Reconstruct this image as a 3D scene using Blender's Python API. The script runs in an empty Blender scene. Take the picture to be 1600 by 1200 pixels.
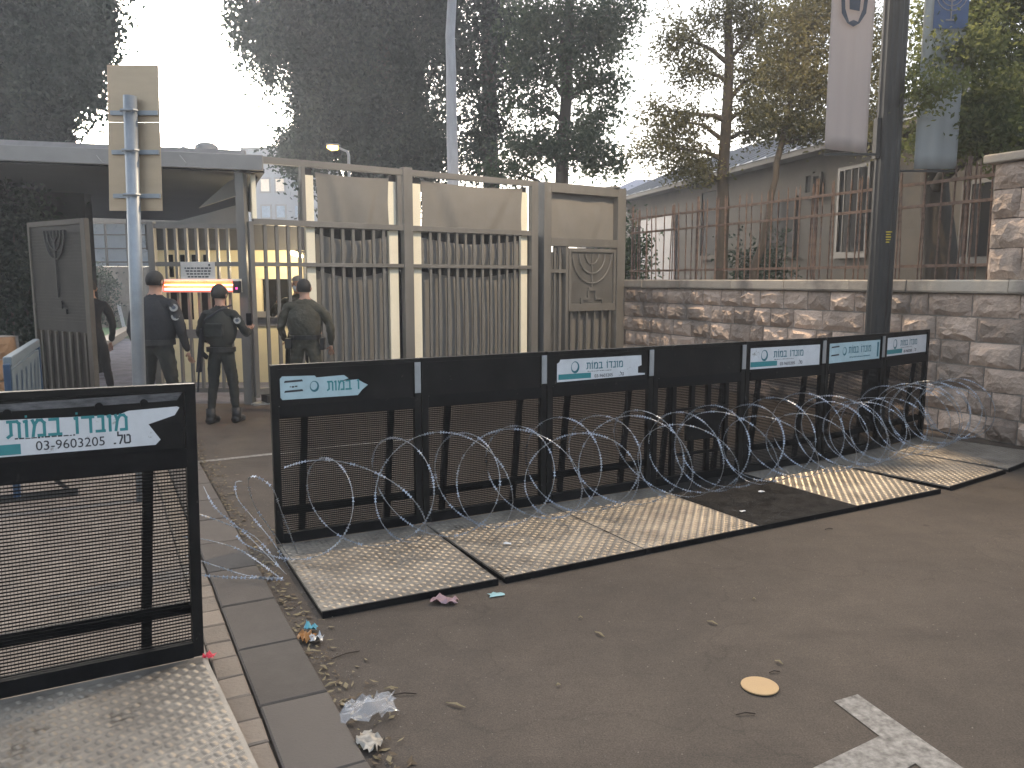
import bpy, math, random
import numpy as np
from mathutils import Vector, Matrix
random.seed(7); RNG = np.random.default_rng(7)
R = math.radians; PI = math.pi
scene = bpy.context.scene
COL = scene.collection

# ------------------------------------------------------------------ camera
CAM_H, PITCH, FPX = 1.72, R(7.43), 1250.0
cd = bpy.data.cameras.new('camera'); cam = bpy.data.objects.new('camera', cd); COL.objects.link(cam)
cam.location = (0, 0, CAM_H); cam.rotation_euler = (PI/2 - PITCH, 0, 0)
cd.sensor_width = 36; cd.lens = 36*FPX/1600; cd.clip_start = .05; cd.clip_end = 3000
scene.camera = cam

# ------------------------------------------------------------------ world, sun, exposure
SUN_EL, SUN_AZ = R(14), R(-28)          # azimuth measured from +Y towards +X: low, behind the trees, left of centre
w = bpy.data.worlds.new('World'); scene.world = w; w.use_nodes = True
nt = w.node_tree; nt.nodes.clear()
wo = nt.nodes.new('ShaderNodeOutputWorld'); bg = nt.nodes.new('ShaderNodeBackground'); sk = nt.nodes.new('ShaderNodeTexSky')
sk.sky_type = 'NISHITA'; sk.sun_disc = False; sk.sun_elevation = SUN_EL; sk.sun_rotation = SUN_AZ
sk.air_density = 1.0; sk.dust_density = 6.0; sk.ozone_density = 1.6
bg.inputs['Strength'].default_value = .15
hs_ = nt.nodes.new('ShaderNodeHueSaturation'); hs_.inputs['Saturation'].default_value = .5
nt.links.new(sk.outputs[0], hs_.inputs['Color']); nt.links.new(hs_.outputs[0], bg.inputs[0]); nt.links.new(bg.outputs[0], wo.inputs[0])
sd = bpy.data.lights.new('sun', 'SUN'); so = bpy.data.objects.new('sun', sd); COL.objects.link(so)
sd.energy = .3; sd.angle = R(14); sd.color = (1, .9, .78)
so.rotation_euler = (PI/2 - SUN_EL, 0, PI - SUN_AZ)
vs = scene.view_settings
scene.display_settings.display_device = 'sRGB'
vs.view_transform = 'Standard'; vs.look = 'None'; vs.gamma = 1; vs.use_curve_mapping = False; vs.exposure = 2.0
scene.render.engine = 'CYCLES'
scene.cycles.use_denoising = True
scene.cycles.max_bounces = 6; scene.cycles.volume_bounces = 0

# ------------------------------------------------------------------ authoring maths (photo pixel -> place in the world)
def ray(px, py):
    x = (px-800)/FPX; y = -(py-600)/FPX
    return Vector((x, math.cos(PITCH)+y*math.sin(PITCH), -math.sin(PITCH)+y*math.cos(PITCH)))
def G(px, py, z=0.0):
    d = ray(px, py); t = (z-CAM_H)/d.z; return Vector((0, 0, CAM_H)) + d*t
def at(px, py, Y):
    d = ray(px, py); return Vector((0, 0, CAM_H)) + d*(Y/d.y)
class Plane:
    """a vertical plane through P0, running at angle a; local x along it, local y behind it"""
    def __init__(s, P0, a): s.P = Vector((P0[0], P0[1], 0)); s.a = a; s.u = Vector((math.cos(a), math.sin(a), 0)); s.n = Vector((-math.sin(a), math.cos(a), 0))
    def hit(s, px, py=437, off=0):
        d = ray(px, py); o = Vector((0, 0, CAM_H)); t = ((s.P + s.n*off - o).dot(s.n))/d.dot(s.n)
        p = o + d*t; return (p-s.P).dot(s.u), p.z

# ------------------------------------------------------------------ materials
MATS = {}
def mat(name, col, rough=.6, metal=0, var=.15, scale=6, bump=.0, bscale=60, col2=None, spec=.5, emit=None, es=0, stretch=(1, 1, 1), detail=6, world=False, alpha=None, trans=0):
    if name in MATS: return MATS[name]
    m = bpy.data.materials.new(name); m.use_nodes = True; t = m.node_tree; b = t.nodes['Principled BSDF']
    L = t.links.new
    if world:
        g = t.nodes.new('ShaderNodeNewGeometry'); src = g.outputs['Position']
    else:
        g = t.nodes.new('ShaderNodeTexCoord'); src = g.outputs['Object']
    mp = t.nodes.new('ShaderNodeMapping'); mp.inputs['Scale'].default_value = stretch; L(src, mp.inputs[0])
    n = t.nodes.new('ShaderNodeTexNoise'); n.inputs['Scale'].default_value = scale; n.inputs['Detail'].default_value = detail; n.inputs['Roughness'].default_value = .65
    L(mp.outputs[0], n.inputs['Vector'])
    r = t.nodes.new('ShaderNodeValToRGB'); r.color_ramp.elements[0].position = .3; r.color_ramp.elements[1].position = .7
    c1 = [max(0, c*(1-var)) for c in col]; c2 = [min(1, c*(1+var)) for c in (col2 or col)]
    r.color_ramp.elements[0].color = (*c1, 1); r.color_ramp.elements[1].color = (*c2, 1)
    L(n.outputs['Fac'], r.inputs[0]); L(r.outputs[0], b.inputs['Base Color'])
    b.inputs['Roughness'].default_value = rough; b.inputs['Metallic'].default_value = metal; b.inputs['Specular IOR Level'].default_value = spec
    mr = t.nodes.new('ShaderNodeMapRange'); mr.inputs['To Min'].default_value = max(.03, rough-.12); mr.inputs['To Max'].default_value = min(1, rough+.12)
    L(n.outputs['Fac'], mr.inputs[0]); L(mr.outputs[0], b.inputs['Roughness'])
    if bump:
        n2 = t.nodes.new('ShaderNodeTexNoise'); n2.inputs['Scale'].default_value = bscale; n2.inputs['Detail'].default_value = 5; L(mp.outputs[0], n2.inputs['Vector'])
        bp = t.nodes.new('ShaderNodeBump'); bp.inputs['Strength'].default_value = bump; bp.inputs['Distance'].default_value = .01
        L(n2.outputs['Fac'], bp.inputs['Height']); L(bp.outputs[0], b.inputs['Normal'])
    if emit: b.inputs['Emission Color'].default_value = (*emit, 1); b.inputs['Emission Strength'].default_value = es
    if trans: b.inputs['Transmission Weight'].default_value = trans
    if alpha is not None: b.inputs['Alpha'].default_value = alpha
    MATS[name] = m; return m
def leafmat(name, c1, c2, tr=.35):
    if name in MATS: return MATS[name]
    m = bpy.data.materials.new(name); m.use_nodes = True; t = m.node_tree; t.nodes.clear(); L = t.links.new
    o = t.nodes.new('ShaderNodeOutputMaterial'); g = t.nodes.new('ShaderNodeNewGeometry')
    n = t.nodes.new('ShaderNodeTexNoise'); n.inputs['Scale'].default_value = .75; n.inputs['Detail'].default_value = 5; L(g.outputs['Position'], n.inputs['Vector'])
    ad = t.nodes.new('ShaderNodeMath'); ad.operation = 'ADD'; L(n.outputs['Fac'], ad.inputs[0])
    ml = t.nodes.new('ShaderNodeMath'); ml.operation = 'MULTIPLY_ADD'; ml.inputs[1].default_value = .28; ml.inputs[2].default_value = -.14; L(g.outputs['Random Per Island'], ml.inputs[0]); L(ml.outputs[0], ad.inputs[1])
    r = t.nodes.new('ShaderNodeValToRGB'); r.color_ramp.elements[0].position = .3; r.color_ramp.elements[1].position = .75
    r.color_ramp.elements[0].color = (*c1, 1); r.color_ramp.elements[1].color = (*c2, 1); L(ad.outputs[0], r.inputs[0])
    d = t.nodes.new('ShaderNodeBsdfDiffuse'); tl = t.nodes.new('ShaderNodeBsdfTranslucent'); mx = t.nodes.new('ShaderNodeMixShader'); mx.inputs[0].default_value = tr
    L(r.outputs[0], d.inputs[0]); L(r.outputs[0], tl.inputs[0]); L(d.outputs[0], mx.inputs[1]); L(tl.outputs[0], mx.inputs[2]); L(mx.outputs[0], o.inputs[0])
    MATS[name] = m; return m
def islandmat(name, c1, c2, rough=.85, bump=.5, bscale=25, scale=5, stains=None):
    """stone: every piece its own tone, plus grain and relief"""
    if name in MATS: return MATS[name]
    m = bpy.data.materials.new(name); m.use_nodes = True; t = m.node_tree; b = t.nodes['Principled BSDF']; L = t.links.new
    g = t.nodes.new('ShaderNodeNewGeometry'); oi = t.nodes.new('ShaderNodeObjectInfo')
    n = t.nodes.new('ShaderNodeTexNoise'); n.inputs['Scale'].default_value = scale; n.inputs['Detail'].default_value = 8; n.inputs['Roughness'].default_value = .7; L(g.outputs['Position'], n.inputs['Vector'])
    ad = t.nodes.new('ShaderNodeMath'); ad.operation = 'MULTIPLY_ADD'; ad.inputs[1].default_value = .55; L(oi.outputs['Random'], ad.inputs[0])
    sc = t.nodes.new('ShaderNodeMath'); sc.operation = 'MULTIPLY'; sc.inputs[1].default_value = .75; L(n.outputs['Fac'], sc.inputs[0]); L(sc.outputs[0], ad.inputs[2])
    r = t.nodes.new('ShaderNodeValToRGB'); r.color_ramp.elements[0].position = .3; r.color_ramp.elements[1].position = .85
    r.color_ramp.elements[0].color = (*c1, 1); r.color_ramp.elements[1].color = (*c2, 1); L(ad.outputs[0], r.inputs[0])
    last = r.outputs[0]
    if stains:
        n3 = t.nodes.new('ShaderNodeTexNoise'); n3.inputs['Scale'].default_value = 1.3; n3.inputs['Detail'].default_value = 6; L(g.outputs['Position'], n3.inputs['Vector'])
        r3 = t.nodes.new('ShaderNodeValToRGB'); r3.color_ramp.elements[0].position = .52; r3.color_ramp.elements[1].position = .68; L(n3.outputs['Fac'], r3.inputs[0])
        mx = t.nodes.new('ShaderNodeMixRGB'); L(r3.outputs[0], mx.inputs[0]); L(last, mx.inputs[1]); mx.inputs[2].default_value = (*stains, 1); last = mx.outputs[0]
    L(last, b.inputs['Base Color']); b.inputs['Roughness'].default_value = rough; b.inputs['Specular IOR Level'].default_value = .25
    n2 = t.nodes.new('ShaderNodeTexNoise'); n2.inputs['Scale'].default_value = bscale; n2.inputs['Detail'].default_value = 8; L(g.outputs['Position'], n2.inputs['Vector'])
    bp = t.nodes.new('ShaderNodeBump'); bp.inputs['Strength'].default_value = bump; bp.inputs['Distance'].default_value = .015
    L(n2.outputs['Fac'], bp.inputs['Height']); L(bp.outputs[0], b.inputs['Normal'])
    MATS[name] = m; return m

def asphalt():
    m = bpy.data.materials.new('asphalt'); m.use_nodes = True; t = m.node_tree; b = t.nodes['Principled BSDF']; L = t.links.new
    g = t.nodes.new('ShaderNodeNewGeometry'); P = g.outputs['Position']
    def noise(s, d=6, rr=.6, vec=None):
        n = t.nodes.new('ShaderNodeTexNoise'); n.inputs['Scale'].default_value = s; n.inputs['Detail'].default_value = d; n.inputs['Roughness'].default_value = rr; L(vec or P, n.inputs['Vector']); return n.outputs['Fac']
    def ramp(f, a, b_, ca, cb):
        r = t.nodes.new('ShaderNodeValToRGB'); e = r.color_ramp.elements; e[0].position = a; e[1].position = b_; e[0].color = (*ca, 1); e[1].color = (*cb, 1); L(f, r.inputs[0]); return r.outputs[0]
    base = ramp(noise(.55, 7), .3, .72, (.076, .063, .051), (.108, .089, .072))
    fine = ramp(noise(140, 3), .35, .7, (.68, .68, .68), (1.34, 1.32, 1.3))
    mid = ramp(noise(5, 8, .7), .3, .7, (.86, .86, .86), (1.12, 1.11, 1.1))
    def mul(a, c):
        x = t.nodes.new('ShaderNodeMixRGB'); x.blend_type = 'MULTIPLY'; x.inputs[0].default_value = 1; L(a, x.inputs[1]); L(c, x.inputs[2]); return x.outputs[0]
    col = mul(mul(base, fine), mid)
    col = mul(col, ramp(noise(45, 4, .75), .3, .7, (.84, .84, .84), (1.14, 1.13, 1.12)))
    vo = t.nodes.new('ShaderNodeTexVoronoi'); vo.feature = 'DISTANCE_TO_EDGE'; vo.inputs['Scale'].default_value = .55; vo.inputs['Randomness'].default_value = 1
    wn = t.nodes.new('ShaderNodeTexNoise'); wn.inputs['Scale'].default_value = 2.5; wn.inputs['Detail'].default_value = 6; L(P, wn.inputs['Vector'])
    wm_ = t.nodes.new('ShaderNodeVectorMath'); wm_.operation = 'MULTIPLY_ADD'; wm_.inputs[1].default_value = (.8, .8, .8); L(wn.outputs['Color'], wm_.inputs[0]); L(P, wm_.inputs[2]); L(wm_.outputs[0], vo.inputs['Vector'])
    col = mul(col, ramp(vo.outputs['Distance'], .0, .006, (.80, .80, .80), (1, 1, 1)))
    col = mul(col, ramp(noise(.9, 9, .75), .35, .7, (.80, .80, .81), (1.12, 1.11, 1.09)))
    # smeared tyre scuffs
    mp = t.nodes.new('ShaderNodeMapping'); mp.inputs['Rotation'].default_value = (0, 0, R(62)); mp.inputs['Scale'].default_value = (.35, 2.6, 1); L(P, mp.inputs[0])
    col = mul(col, ramp(noise(1.4, 5, .6, mp.outputs[0]), .55, .75, (1, 1, 1), (.74, .74, .75)))
    col = mul(col, ramp(noise(7, 2), .72, .78, (1, 1, 1), (.55, .54, .53)))      # small oil spots
    L(col, b.inputs['Base Color'])
    rr = t.nodes.new('ShaderNodeMapRange'); rr.inputs['To Min'].default_value = .62; rr.inputs['To Max'].default_value = .9; L(noise(2.2, 5), rr.inputs[0]); L(rr.outputs[0], b.inputs['Roughness'])
    b.inputs['Specular IOR Level'].default_value = .3
    bp = t.nodes.new('ShaderNodeBump'); bp.inputs['Strength'].default_value = .35; bp.inputs['Distance'].default_value = .004; L(noise(170, 3), bp.inputs['Height']); L(bp.outputs[0], b.inputs['Normal'])
    return m

M_ASPH = asphalt()
M_BLACK = mat('black_paint', (.005, .005, .0055), .5, 0, .2, 9, .05, 40, col2=(.008, .008, .009), spec=.12)
M_BLACKW = mat('worn_black_paint', (.005, .005, .0055), .48, 0, .3, 3, .04, 50, col2=(.012, .0115, .011), spec=.14)
def specks(m, col, scale, thr):
    t = m.node_tree; b = t.nodes['Principled BSDF']; L = t.links.new; src = b.inputs['Base Color'].links[0].from_socket
    n = t.nodes.new('ShaderNodeTexNoise'); n.inputs['Scale'].default_value = scale; n.inputs['Detail'].default_value = 8; n.inputs['Roughness'].default_value = .75
    g = t.nodes.new('ShaderNodeNewGeometry'); L(g.outputs['Position'], n.inputs['Vector'])
    r = t.nodes.new('ShaderNodeValToRGB'); r.color_ramp.elements[0].position = thr; r.color_ramp.elements[1].position = thr+.06; L(n.outputs['Fac'], r.inputs[0])
    x = t.nodes.new('ShaderNodeMixRGB'); L(r.outputs[0], x.inputs[0]); L(src, x.inputs[1]); x.inputs[2].default_value = (*col, 1); L(x.outputs[0], b.inputs['Base Color'])
specks(M_BLACK, (.05, .045, .04), 9, .64); specks(M_BLACKW, (.09, .085, .08), 13, .64)
M_MESH = mat('black_mesh', (.005, .005, .0055), .65, 0, .2, 10, spec=.1)
M_PLATE = mat('aluminium_tread', (.20, .18, .155), .48, .35, .3, 3, .1, 30, col2=(.27, .245, .21))
M_TREAD = mat('worn_tread_metal', (.27, .24, .20), .34, .5, .25, 3, .1, 30, col2=(.38, .34, .28))
M_RUB = mat('black_rubber_mat', (.010, .0095, .009), .85, 0, .5, 9, .8, 70, col2=(.026, .024, .022), spec=.15)
M_GATE = mat('gate_paint', (.155, .150, .138), .5, .0, .16, 3, .05, 30, stretch=(1, 1, .35), detail=9)
M_CLOTH = mat('beige_cloth', (.205, .196, .178), .9, 0, .07, 3, .12, 160)
M_CREAM = mat('cream_panel', (.72, .64, .42), .6, 0, .06, 3)
M_WHITE = mat('white_paint', (.75, .74, .70), .5, 0, .08, 5)
M_STK = mat('sticker_white', (.62, .64, .66), .35, 0, .08, 12)
M_STKB = mat('sticker_faded_blue', (.42, .56, .60), .4, 0, .1, 12)
M_TEAL = mat('teal_print', (.03, .22, .24), .4, 0, .1, 20)
M_TEALD = mat('dark_teal_print', (.02, .13, .17), .4, 0, .1, 20)
M_INK = mat('dark_print', (.02, .022, .03), .5, 0, .1, 20)
M_STEEL = mat('galvanised_steel', (.42, .44, .46), .38, .7, .12, 12, .05, 40)
M_GALVP = mat('galvanised_pole', (.30, .33, .36), .45, .5, .12, 9)
M_SIGN = mat('sign_back', (.46, .36, .25), .35, .35, .08, 2, .03, 20, stretch=(1, 1, 5))
M_POLE = mat('dark_grey_pole', (.040, .038, .036), .5, 0, .12, 5, spec=.3)
M_RUST = mat('rusty_iron', (.10, .068, .052), .85, .05, .3, 14, .3, 60, col2=(.15, .10, .078))
specks(M_PLATE, (.10, .085, .068), 3.5, .56); specks(M_GATE, (.11, .085, .065), 5, .66); specks(M_STK, (.25, .24, .22), 9, .63)
M_DARK = mat('dark_void', (.02, .022, .024), .8, 0, .2, 4)
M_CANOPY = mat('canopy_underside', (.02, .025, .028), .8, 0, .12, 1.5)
M_FASCIA = mat('fascia_metal', (.26, .25, .24), .45, .3, .1, 3)
M_JOINT = mat('mortar', (.26, .23, .20), .95, 0, .2, 20, .5, 60)
M_STONE = islandmat('rock_faced_limestone', (.25, .20, .165), (.60, .47, .38), .9, 1.5, 30, 9, stains=(.27, .225, .19))
M_COPE = islandmat('coping_stone', (.28, .25, .215), (.46, .41, .345), .85, .35, 30, 4, stains=(.12, .115, .11))
M_KERB = islandmat('kerb_concrete', (.095, .083, .072), (.135, .118, .102), .85, .25, 90, 9)
M_BRICKP = islandmat('beige_paver', (.18, .15, .12), (.26, .215, .17), .85, .3, 60, 9)
M_PAVE = mat('brown_pavement', (.19, .155, .125), .85, 0, .22, 5, .3, 90, col2=(.24, .20, .165), world=True)
M_LINE = mat('worn_road_paint', (.15, .138, .122), .8, 0, .3, 30, .5, 120, col2=(.30, .28, .25), world=True, detail=10)
M_BARK = mat('bark', (.048, .04, .032), .9, 0, .3, 12, .8, 30, stretch=(1, 1, .3))
M_PALE = mat('pale_bark', (.42, .42, .44), .75, 0, .22, 5, .3, 20, stretch=(1, 1, .25))
M_UNI = mat('olive_uniform', (.055, .052, .038), .85, 0, .3, 14, 2.5, 11)
M_UNID = mat('dark_olive_uniform', (.018, .02, .017), .85, 0, .35, 14, 2.5, 11)
M_JACK = mat('black_jacket', (.011, .012, .015), .7, 0, .35, 14, 2.5, 11)
M_SKIN = mat('skin', (.42, .24, .17), .55, 0, .06, 8)
M_HAIR = mat('dark_hair', (.012, .011, .01), .6, 0, .3, 60, .5, 200)
M_BOOT = mat('boot_leather', (.012, .012, .012), .5, 0, .2, 20)
M_BLUE = mat('blue_plastic', (.012, .045, .10), .45, 0, .12, 8)
M_LBLUE = mat('light_blue_print', (.13, .17, .20), .5, 0, .15, 9)
M_BANNER = leafmat('banner_cloth', (.52, .48, .47), (.54, .50, .49), .5)
M_BANNERB = leafmat('pale_blue_banner_cloth', (.40, .43, .45), (.42, .45, .47), .5)
M_NAVY = mat('navy_print', (.07, .11, .21), .8, 0, .1, 9)
M_SHIELD = mat('grey_blue_print', (.05, .065, .09), .8, 0, .2, 30)
M_YEL = mat('yellow_sticker', (.55, .42, .02), .5, 0, .1, 30)
M_HOUSE = mat('grey_plaster', (.040, .035, .028), .9, 0, .25, 1.2, .3, 30, col2=(.058, .050, .040))
M_ROOF = mat('grey_roof_sheet', (.22, .225, .24), .6, 0, .1, 2)
M_GLASS = mat('dark_window_glass', (.012, .013, .015), .7, 0, .2, 2, spec=.08)
M_BLOCK = mat('pale_blue_render', (.30, .31, .34), .9, 0, .06, .6)
M_GRASS = leafmat('lawn_grass', (.02, .07, .015), (.05, .14, .03), .2)
M_TILE = mat('grey_path_tiles', (.20, .20, .235), .85, 0, .35, 3, .5, 9, spec=.0, world=True)

# ------------------------------------------------------------------ mesh builder
class MB:
    def __init__(s): s.v = []; s.f = []
    def add(s, vs, fs):
        b = len(s.v); s.v += [tuple(v) for v in vs]; s.f += [tuple(b+i for i in f) for f in fs]; return s
    def box(s, x0, x1, y0, y1, z0, z1, M=None):
        vs = [Vector((x, y, z)) for z in (z0, z1) for y in (y0, y1) for x in (x0, x1)]
        if M: vs = [M @ v for v in vs]
        return s.add(vs, [(0, 2, 3, 1), (4, 5, 7, 6), (0, 1, 5, 4), (2, 6, 7, 3), (0, 4, 6, 2), (1, 3, 7, 5)])
    def bar(s, a, b, wx, wy=None, up=Vector((0, 0, 1))):
        a = Vector(a); b = Vector(b); d = (b-a); L = d.length; d.normalize()
        if abs(d.dot(up)) > .98: up = Vector((0, 1, 0))
        x = d.cross(up).normalized(); y = x.cross(d).normalized(); wy = wy or wx
        vs = [p + x*(sx*wx/2) + y*(sy*wy/2) for p in (a, b) for sy in (-1, 1) for sx in (-1, 1)]
        return s.add(vs, [(0, 1, 3, 2), (4, 6, 7, 5), (0, 4, 5, 1), (2, 3, 7, 6), (0, 2, 6, 4), (1, 5, 7, 3)])
    def tube(s, pts, r, n=8, cap=True):
        pts = [Vector(p) for p in pts]; rs = r if isinstance(r, (list, tuple)) else [r]*len(pts)
        d0 = (pts[1]-pts[0]).normalized(); x = d0.orthogonal().normalized(); b0 = len(s.v)
        for i, p in enumerate(pts):
            d = (pts[min(i+1, len(pts)-1)]-pts[max(i-1, 0)]).normalized()
            x = (x - d*x.dot(d)); x = x.normalized() if x.length > 1e-6 else d.orthogonal().normalized(); y = d.cross(x)
            for k in range(n):
                a = 2*PI*k/n; s.v.append(tuple(p + (x*math.cos(a)+y*math.sin(a))*rs[i]))
        for i in range(len(pts)-1):
            for k in range(n):
                a = b0+i*n+k; b = b0+i*n+(k+1) % n; s.f.append((a, b, b+n, a+n))
        if cap: s.f.append(tuple(b0+k for k in reversed(range(n)))); s.f.append(tuple(b0+(len(pts)-1)*n+k for k in range(n)))
        return s
    def prism(s, poly, y0, y1):          # polygon in local xz, extruded along y
        n = len(poly); vs = [(x, y0, z) for x, z in poly] + [(x, y1, z) for x, z in poly]
        fs = [tuple(range(n)), tuple(reversed(range(n, 2*n)))] + [(i, i+n, (i+1) % n+n, (i+1) % n) for i in range(n)]
        return s.add(vs, fs)
    def disc(s, c, r, h, n=24, sx=1):
        c = Vector(c); vs = [c+Vector((math.cos(2*PI*k/n)*r*sx, math.sin(2*PI*k/n)*r, z)) for z in (0, h) for k in range(n)]
        return s.add(vs, [tuple(reversed(range(n))), tuple(range(n, 2*n))] + [(k, (k+1) % n, (k+1) % n+n, k+n) for k in range(n)])
    def mesh(s, name, m, smooth=False):
        me = bpy.data.meshes.new(name); me.from_pydata(s.v, [], s.f); me.materials.append(m)
        if smooth: me.polygons.foreach_set('use_smooth', [True]*len(me.polygons))
        me.update(); return me
    def build(s, name, m, parent=None, loc=None, rz=0, smooth=False, bevel=0, kind=None):
        o = bpy.data.objects.new(name, s.mesh(name, m, smooth)); COL.objects.link(o); o.parent = parent
        if loc is not None: o.location = loc
        if rz: o.rotation_euler = (0, 0, rz)
        if bevel:
            b = o.modifiers.new('bevel', 'BEVEL'); b.width = bevel; b.segments = 2; b.limit_method = 'ANGLE'
        if kind: o['kind'] = kind
        return o
def link_mesh(me, name, parent=None, loc=None, rz=0):
    o = bpy.data.objects.new(name, me); COL.objects.link(o); o.parent = parent
    if loc is not None: o.location = loc
    if rz: o.rotation_euler = (0, 0, rz)
    return o
def tag(o, label, cat, group=None):
    o['label'] = label; o['category'] = cat
    if group: o['group'] = group
    return o
def thing(name, label, cat, loc=(0, 0, 0), rz=0, group=None):
    o = bpy.data.objects.new(name, None); COL.objects.link(o); o.location = loc; o.rotation_euler = (0, 0, rz); o.empty_display_size = .1
    return tag(o, label, cat, group)
def npmesh(name, V, F, m, smooth=False):
    me = bpy.data.meshes.new(name); n, k = F.shape
    me.vertices.add(len(V)); me.vertices.foreach_set('co', V.astype(np.float32).ravel())
    me.loops.add(n*k); me.loops.foreach_set('vertex_index', F.astype(np.int32).ravel())
    me.polygons.add(n); me.polygons.foreach_set('loop_start', np.arange(0, n*k, k, dtype=np.int32)); me.polygons.foreach_set('loop_total', np.full(n, k, dtype=np.int32))
    me.update(calc_edges=True); me.materials.append(m)
    if smooth: me.polygons.foreach_set('use_smooth', np.ones(n, dtype=bool))
    return me
def text_mesh(txt, size, m, depth=.0006, align='LEFT', sx=1.0, bold=0.0):
    cu = bpy.data.curves.new('lettering', 'FONT'); cu.body = txt; cu.size = size; cu.extrude = depth; cu.align_x = align; cu.resolution_u = 3; cu.offset = bold
    o = bpy.data.objects.new('t', cu); COL.objects.link(o); dg = bpy.context.evaluated_depsgraph_get()
    me = bpy.data.meshes.new_from_object(o.evaluated_get(dg)); bpy.data.objects.remove(o); bpy.data.curves.remove(cu)
    me.transform(Matrix.Rotation(PI/2, 4, 'X') @ Matrix.Diagonal((sx, 1, 1, 1)))
    me.materials.clear(); me.materials.append(m); return me

# ================================================================== SETTING: ground
def sheet(name, pts, z, m, kind='structure', parent=None):
    mb = MB(); mb.add([(p[0], p[1], z) for p in pts], [tuple(range(len(pts)))]); return mb.build(name, m, parent, kind=kind)
sheet('ground', [(-400, -60), (400, -60), (400, 900), (-400, 900)], -.03, mat('earth', (.12, .10, .08), .95, 0, .2, .5, world=True))
sheet('road', [(-.2, -8), (9, -8), (9, 9), (5, 17), (1.9, 15.0), (-3.5, 11.05), (-9, 11.05), (-4.45, 10.4), (-.45, 2.5)], .0, M_ASPH)
# kerb line
K0 = Vector((-.51, 2.64, 0)); KD = Vector((-.68, 1.32, 0)).normalized(); KN = Vector((-KD.y, KD.x, 0))   # KN points to the pavement
ka = math.atan2(KD.y, KD.x)
def kp(s, off): p = K0 + KD*s + KN*off; return (p.x, p.y)
sheet('pavement', [kp(-6, .405), kp(9.2, .405), (-9, 11.05), (-14, 11.05), (-14, -4)], .006, M_PAVE)
sheet('road_edge', [kp(-6, -.2), kp(-6, .45), kp(9.3, .45), kp(9.3, -.2)], -.012, M_ASPH)
kerb = bpy.data.objects.new('kerb', None); COL.objects.link(kerb); kerb['kind'] = 'structure'
def slab(L, W, H, ch=.006, jit=0):
    mb = MB(); j = lambda: random.uniform(-jit, jit)
    mb.add([(0, 0, -.05), (L, 0, -.05), (L, W, -.05), (0, W, -.05), (0, 0, H-ch), (L, 0, H-ch), (L, W, H-ch), (0, W, H-ch),
            (ch+j(), ch, H), (L-ch+j(), ch, H), (L-ch+j(), W-ch, H), (ch+j(), W-ch, H)],
           [(0, 1, 5, 4), (1, 2, 6, 5), (2, 3, 7, 6), (3, 0, 4, 7), (4, 5, 9, 8), (5, 6, 10, 9), (6, 7, 11, 10), (7, 4, 8, 11), (8, 9, 10, 11)])
    return mb
kme = [slab(.545, .275, .022, .007, .003).mesh('kerb_stone', M_KERB) for _ in range(4)]
for i in range(-4, 17):
    x, y = kp(i*.553+.02, 0); o = link_mesh(kme[i % 4], 'kerb_stone', kerb, (x, y, random.uniform(-.002, .002)), ka + random.uniform(-.006, .006))
pme = [slab(L_, .115, .017, .006, .003).mesh('edging_stone', M_BRICKP) for L_ in (.172, .195, .182, .19)]
s_ = -2.0
for i in range(58):
    x, y = kp(s_, .285); L_ = (.172, .195, .182, .19)[i % 4]
    link_mesh(pme[i % 4], 'edging_stone', kerb, (x, y, random.uniform(-.002, .002)), ka + random.uniform(-.02, .02)); s_ += L_+.008
# road markings
def worn(name, quad, z=.004): return sheet(name, quad, z, M_LINE)
worn('road_marking', [tuple(G(*p)[:2]) for p in ((1303, 1097), (1340, 1086), (1560, 1240), (1490, 1240))])
worn('road_marking', [tuple(G(*p)[:2]) for p in ((1374, 1151.3), (1430, 1194.1), (1345, 1245), (1190, 1240))])
worn('road_line', [(-3.6, 7.12), (-3.56, 7.05), (-.9, 8.62), (-.94, 8.69)])
# inside the gate
sheet('inner_path', [(-9.5, 11.05), (-3.5, 11.05), (1.9, 15), (4.5, 17), (6, 40), (-25, 40), (-25, 18)], .003, M_TILE)

# ================================================================== STONE WALL AND FENCE
WA = -65.38; WP = Plane((2.09, 15.1), R(WA)); WL = 11.5
wall = thing('stone_wall', 'low wall of rough pink limestone blocks with flat coping along the road', 'wall', WP.P, R(WA))
MB().box(-.3, WL, .03, .42, -.1, 1.575).build('wall_core', M_JOINT, wall)
def rock(L, H, D=.05, nx=7, nz=5, seed=0, margin=True):
    """one rock-faced block: face towards local -y, pitched edges"""
    r = random.Random(seed); mb = MB(); vs = []; ax = r.uniform(.25, .75); az = r.uniform(.3, .8); sl = r.uniform(-.5, .5)
    for j in range(nz):
        for i in range(nx):
            u = i/(nx-1); v = j/(nz-1); e = min(u, 1-u, v, 1-v)
            h = 0 if e == 0 else D*(.55 + .5*(1-abs(u-ax)) - .35*abs(v-az) + sl*(u-.5)*.6 + r.uniform(-.32, .32))
            x = u*L + (r.uniform(-.4, .4)*L/nx if 0 < i < nx-1 else r.uniform(-.006, .006)); z = v*H + (r.uniform(-.4, .4)*H/nz if 0 < j < nz-1 else r.uniform(-.006, .006))
            vs.append((x, -h-.008, z))
    fs = []
    for j in range(nz-1):
        for i in range(nx-1):
            a = j*nx+i; q = (a, a+1, a+1+nx, a+nx)
            fs += [(q[0], q[1], q[2]), (q[0], q[2], q[3])] if r.random() < .5 else [(q[0], q[1], q[3]), (q[1], q[2], q[3])]
    b = len(vs); vs += [(0, .05, 0), (L, .05, 0), (L, .05, H), (0, .05, H)]
    fs += [tuple([b]+[b+1]+[i for i in reversed(range(nx))]), tuple([b+1, b+2]+[nx-1+j*nx for j in reversed(range(nz))]), tuple([b+2, b+3]+[(nz-1)*nx+i for i in range(nx)]), tuple([b+3, b]+[j*nx for j in range(nz)])]
    return mb.add(vs, fs)
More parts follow.
